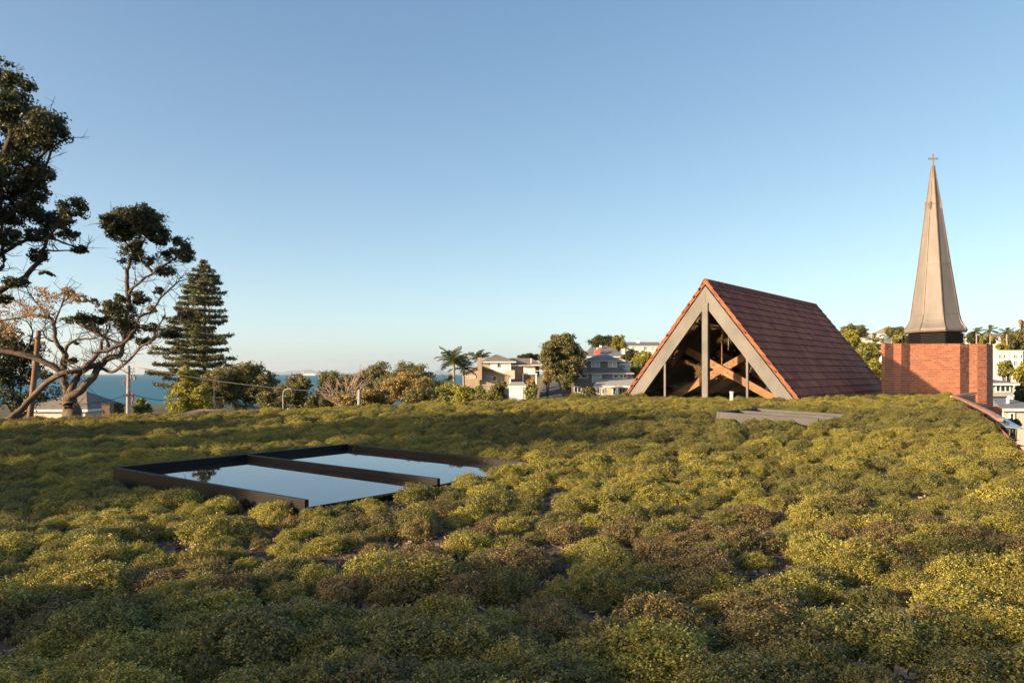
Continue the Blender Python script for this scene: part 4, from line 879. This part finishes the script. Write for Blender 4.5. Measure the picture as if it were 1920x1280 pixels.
h.box('flue', 'white', 995.5, 997, 671, 684, 2, 2.3); h.box('white_block', 'white', 982, 1003, 686, 699, -1.5, 1.4); h.box('balcony_slab', 'cream', 972, 1018, 684.5, 686, -2.2, 1.2); h.box('carport_beam', 'white', 979, 1006, 699.5, 702, -3, -2.6)
for xx in (980, 1004): h.box('carport_post', 'white', xx - 1, xx + 1.3, 702, None, -2.95, -2.65)
h.box('fence_panel', 'cream', 948, 965, 694, 710, -4, -3.8); h.box('deck_rail', 'white', 1003, 1022, 694.5, 695.5, -1.5, -1.3)
h = House('garage', 'small white garage at the top of the hedge beside the driveway', 970, 92, 'garage'); h.box('wall', 'white', 955, 985, 723, None, 0, 5); h.hip('lightroof', 955, 985, 723, 716, 0, 5, 958, 982, .15); h.box('door', 'white', 960, 981, 727, None, -.06, -.005)
# hill houses and right-hand houses
for (lb, px, d, x0, x1, ye, yr, wy, wm, rm) in [('brown-roofed hilltop house left of the spire', 1682, 205, 1660, 1702, 625, 609, 640, 'white', 'brownroof'), ('small brown-roofed house among trees above the tiled roof', 1618, 215, 1606, 1632, 627, 616, 640, 'cream', 'brownroof'),
        ('dark-roofed hilltop house at the far right', 1872, 190, 1850, 1896, 632, 622, 648, 'white', 'slate'), ('low pale-roofed house just right of the spire base', 1830, 170, 1812, 1846, 640, 635, 655, 'white', 'lightroof')]:
    h = House('hill_house', lb, px, d); h.box('wall', wm, x0 + 2, x1 - 2, ye, None, 0, 9); h.hip(rm, x0, x1, ye, yr, 0, 9, None, None, .3)
    for k in range(3): xx = x0 + 5 + k * (x1 - x0 - 10) / 3; h.win(xx, xx + 6, ye + 1.5, ye + 7, 0, fw=.1)
h = House('white_flats', 'flat-roofed white block of flats right of the tower', 1895, 118, 'building'); h.box('wall', 'white', 1858, 1918, 658, None, 0, 9); h.box('parapet', 'white', 1857, 1919, 656.5, 657.9, -.1, 9.1); h.box('chimney', 'cream', 1862, 1868, 645, 656, 3, 4)
for xx in (1872, 1880, 1900, 1912): h.win(xx, xx + 5, 664, 672, 0, fw=.08); h.win(xx, xx + 5, 676, 686, 0, fw=.08)
h = House('pale_house', 'pale grey house with a wide window below the white flats', 1880, 72); h.box('wall', 'paleblue', 1850, 1900, 719, 743, 0, 7); h.hip('slate', 1846, 1901, 718, 707, 0, 7, 1852, 1872, .35)
h.win(1866, 1894, 721, 735, 0, 'pane', 'white', 2); h.box('base_wall', 'greywall', 1850, 1898, 743.3, None, .8, 7); h.box('post', 'white', 1898.5, 1900, 743.3, None, .05, .2); h.box('white_fence', 'white', 1855, 1896, 751, 760, -.8, -.7)
h = House('grey_roof_cottage', 'cottage with grey iron roof and cream wall at the right frame edge', 1910, 58); h.box('wall', 'cream', 1882, 1945, 766, None, 0, 6); h.hip('slate', 1880, 1950, 765, 748, 0, 6, 1905, 1935, .3); h.win(1892, 1902, 773, 788, 0, 'pane', 'white'); MB().tube([(h.x(1909), 1.2, h.z(757)), (h.x(1909), 1.2, h.z(748)), (h.x(1912), 1.2, h.z(745))], .12, 8).build('flue', M['white'], h.e)
# left: houses below the trees
h = House('shore_house', 'house with steep brown shingle roof below the leaning tree', 115, 70); h.box('wall', 'cream', 62, 160, 768, None, 0, 7); h.hip('brownroof', 60, 160, 767, 735, 0, 7, 100, 122, .4); h.win(143, 152, 770, 780, 0, 'pane', 'white')
for xx in (140, 147): h.box('vent', 'white', xx, xx + 1.5, 757, 762, 1.2, 1.4)
h = House('red_roof_house', 'low house with red-brown roof under the television aerial', 370, 52); h.box('wall', 'cream', 335, 408, 779, None, 0, 5); h.hip('coping', 333, 408, 778, 770, 0, 5, 345, 398, .2)
h = House('chimney_stack', 'dark square chimney stack standing left of the pale pole', 198, 50, 'chimney'); h.box('stack', 'darktimber', 191, 206, 759, None, 0, .5); h.box('cap', 'black', 190, 207, 757, 758.8, -.04, .54)
# driveway
mb = MB(); NR = 12; L_ = [P(1000 + 2.0 * i, 0, 90 + 7 * i) for i in range(NR)]; R_ = [P(1066 - 2.2 * i, 0, 90 + 7 * i) for i in range(NR)]
vs_ = [(p.x, p.y, G(p.x, p.y) + .25) for ab in zip(L_, R_) for p in ab]; mb.add(vs_, [(2 * i, 2 * i + 1, 2 * i + 3, 2 * i + 2) for i in range(NR - 1)]); o = mb.build('driveway_road', M['asphalt']); tag(o, kind='structure')

# ------------------------------------------------------------------ poles, cables, aerial, ship
def pole(name, label, pts, r0, r1, m): 
    e = empty(name, pts[0], label, 'pole'); o = MB().tube([p - pts[0] for p in pts], [r0, r1], 10).build('post', M[m], e, True); return e
d = 40; b = P(46, 790, d); b.z -= 2.6
wp = pole('wooden_pole', 'leaning weathered timber power pole behind the limbs at left', [b, P(73, 619, d)], .17, .11, 'polewood'); bl_ = b
MB().bar(P(61, 641.5, d) - bl_, P(84, 641.5, d) - bl_, .09, .1).build('crossarm', M['polewood'], wp)
for xx in (63, 68, 79, 83): MB().tube([P(xx, 641, d) - bl_, P(xx, 646, d) - bl_], .05, 8).build('insulator', M['black'], wp)
d = 55; b = P(240, 790, d); b.z -= 2
cp = pole('concrete_pole', 'pale slim power pole with faded red fittings in front of the sea', [b, P(241, 685, d)], .17, .11, 'concrete')
for yy in (692, 697): MB().bar(P(233, yy, d) - b, P(253, yy - 1, d) - b, .07, .08).build('crossarm', M['concrete'], cp)
for xx, yy in ((246, 703), (251, 702), (253, 706)): MB().tube([P(xx, yy, d) - b, P(xx, yy + 6, d) - b], .08, 8).build('insulator', M['concrete'], cp)
mb = MB(); mb.tube(smooth_path([P(243, 740, d) - b, P(249, 738, d) - b, P(250, 746, d) - b, P(247, 755, d) - b, P(249, 758, d) - b]), .07, 7); mb.build('cable_loop', M['pink'], cp)
mb = MB(); mb.tube(smooth_path([P(234, 722, d) - b, P(231, 716, d) - b, P(236, 712, d) - b]), .05, 7); mb.build('cable_clamp', M['pink'], cp)
MB().box(-.2, .2, -.25, -.12, P(0, 742, d).z - b.z, P(0, 738, d).z - b.z).build('fitting', M['black'], cp)
d = 60; b = P(672, 790, d); b.z -= 2; sp_ = pole('short_pole', 'short pale pole with a cable end in front of the bare tree', [b, P(674, 730, d)], .16, .13, 'concrete'); MB().bar(P(668, 744, d) - b, P(681, 744, d) - b, .08, .08).build('crossarm', M['concrete'], sp_)
def cable(label, a, b, sag, r, m, name='cable'):
    pts = [a.lerp(b, t / 14) - Vector((0, 0, sag * 4 * (t / 14) * (1 - t / 14))) for t in range(15)]; o = MB().tube(pts, r, 5).build(name, M[m], None, True); return tag(o, label, 'cable')
cable('thick pale cable sagging from the pale pole to the short pole', P(250, 687, 55), P(672, 737, 60), .35, .035, 'wire'); cable('upper dark cable left of the pale pole', P(110, 757, 50), P(238, 740, 55), .25, .02, 'blackwire'); cable('dark cable running right of the pale pole into the conifer', P(243, 738, 55), P(345, 750, 58), .2, .025, 'blackwire'); cable('thin stay wire slanting down from the timber pole', P(82, 645, 40), P(230, 778, 54), .2, .014, 'blackwire')
d = 52; b = P(402, 778, d); ae = empty('television_aerial', b, 'thin pale television aerial on the red-brown roof', 'aerial'); MB().tube([Vector((0, 0, -.3)), P(401.5, 727, d) - b], .035, 6).build('mast', M['concrete'], ae)
for (x0, y0, x1, y1) in ((394, 727, 402, 727), (395, 745, 418, 745), (401, 752, 411, 776)): MB().tube([P(x0, y0, d) - b, P(x1, y1, d) - b], .025, 5).build('arm', M['concrete'], ae)
d = 58; b = P(531, 785, d); b.z -= 1; lp = empty('street_lamp', b, 'thin curved street lamp in front of the domed evergreen', 'street lamp'); MB().tube([q - b for q in smooth_path([b, P(531, 760, d), P(531, 740, d), P(533, 732, d), P(541, 729, d)])], .05, 7).build('post', M['concrete'], lp); MB().box(P(540, 0, d).x - b.x, P(546, 0, d).x - b.x, -.1, .1, P(0, 730, d).z - b.z, P(0, 727.5, d).z - b.z).build('lamp_head', M['concrete'], lp)
d = 9000; s0 = P(578, 702, d); sh = empty('ship', (s0.x, d, SEA), 'distant white cargo ship on the horizon', 'ship'); z_ = (CZ - SEA); k = d / F
MB().prism([(-13 * k, 0, 0), (13 * k, 0, 0), (14.5 * k, 0, z_ + .8 * k), (-13.5 * k, 0, z_ + .8 * k)], (0, 25, 0)).build('hull', M['cream'], sh); MB().box(-12.5 * k, -8 * k, 4, 20, z_ + .8 * k, z_ + 3.4 * k).build('bridge', M['cream'], sh); MB().box(-7 * k, 9 * k, 4, 20, z_ + .8 * k, z_ + 1.5 * k).build('deck_cargo', M['cream'], sh)

# ------------------------------------------------------------------ trees behind the photographer: their shade falls on the roof
SH = Vector((TOSUN.x, TOSUN.y, 0)).normalized(); SW = Vector((SH.y, -SH.x, 0)); SW = SW if SW.y > 0 else -SW
def shade_tree(wc, tip, top, rw, label, dens, seed, gap, low=1.0):
    """crown whose shadow's tip falls at distance tip along the light, wc across it"""
    s = tip - (top / math.tan(R(SUN_EL))); c = SH * -s + SW * wc; b = Vector((c.x, c.y, G(c.x, c.y) - .1)); e = empty('shade_tree', b, label, 'tree'); r = np.random.default_rng(seed)
    zr = CZ - 1.4; lobes = []
    for i in range(38):
        a = r.uniform(-1, 1); zz = low + (top - .8 - low) * r.random() ** .6; wlim = rw * math.sqrt(max(.1, 1 - ((zz - (low + top) / 2) / ((top - low) / 2 + .6)) ** 2))
        q = c + SW * a * wlim * .8 + SH * r.uniform(-1.5, 1.5); lobes.append(((q.x, q.y, zr + zz), (rw * .3, rw * .3, min(rw * .25, .9))))
    mid = Vector((b.x, b.y, zr + low)); br = [([b, b.lerp(mid, .5), mid], .35, .25)] + [([mid, mid.lerp(Vector(l[0]), .5), Vector(l[0])], .12, .03) for l in lobes]
    wood('trunk', br, e, M['darkbark'], 6); cl = clump_lobes(lobes, 8, .42, r); pts, out = lobe_points(cl, dens, gapf=1.6, gap=gap, shell=.9); leaves('crown', local_pts(pts, e), .16, M['pohut'], e, out)
shade_tree(15.2, 13.0, 9.0, 5.6, 'dense evergreen behind the camera shading the far rooflight', 95, 1, -.9, .3)
shade_tree(22.5, 5.0, 7.0, 3.8, 'dense evergreen out of frame shading the far left of the roof', 95, 2, -.9, .3)
shade_tree(4.6, 4.6, 9.0, 3.6, 'open evergreen behind the camera shading the near left of the roof', 60, 3, -.6, .3)
shade_tree(1.2, 13.0, 9.0, 4.2, 'evergreen behind the camera shading the nearest plants', 62, 4, -.7, .3)

# ------------------------------------------------------------------ the air
hz = MB().box(-64000, 64000, -3000, 66000, SEA - 6.5, CZ + 700).build('haze', None); hz.data.materials.clear()
hm = bpy.data.materials.new('sea_air'); hm.use_nodes = True; ht = hm.node_tree; ht.nodes.clear()
ho = ht.nodes.new('ShaderNodeOutputMaterial'); hv = ht.nodes.new('ShaderNodeVolumePrincipled'); hv.inputs['Color'].default_value = (.72, .87, 1, 1); hv.inputs['Density'].default_value = 2.0e-5; hv.inputs['Anisotropy'].default_value = .3
ht.links.new(hv.outputs[0], ho.inputs['Volume']); hz.data.materials.append(hm); tag(hz, 'thin sea haze in the air', 'haze', None, 'stuff')

GROUPS = {'hillside_tree': 'trees on the hillside', 'shrub': 'garden shrubs below the planted roof', 'evergreen_tree': 'round evergreens along the shore', 'palm_tree': 'palm trees', 'norfolk_pine': 'tiered pines at left', 'cable': 'overhead cables at left', 'rooflight': 'rooflights in the planted roof',
          'hill_house': 'houses on the hilltop', 'shade_tree': 'trees out of frame whose shade falls on the roof'}
for o in scene.objects:
    n_ = o.name.split('.')[0]
    if o.parent is None and n_ in GROUPS and not o.get('group'): o['group'] = GROUPS[n_]
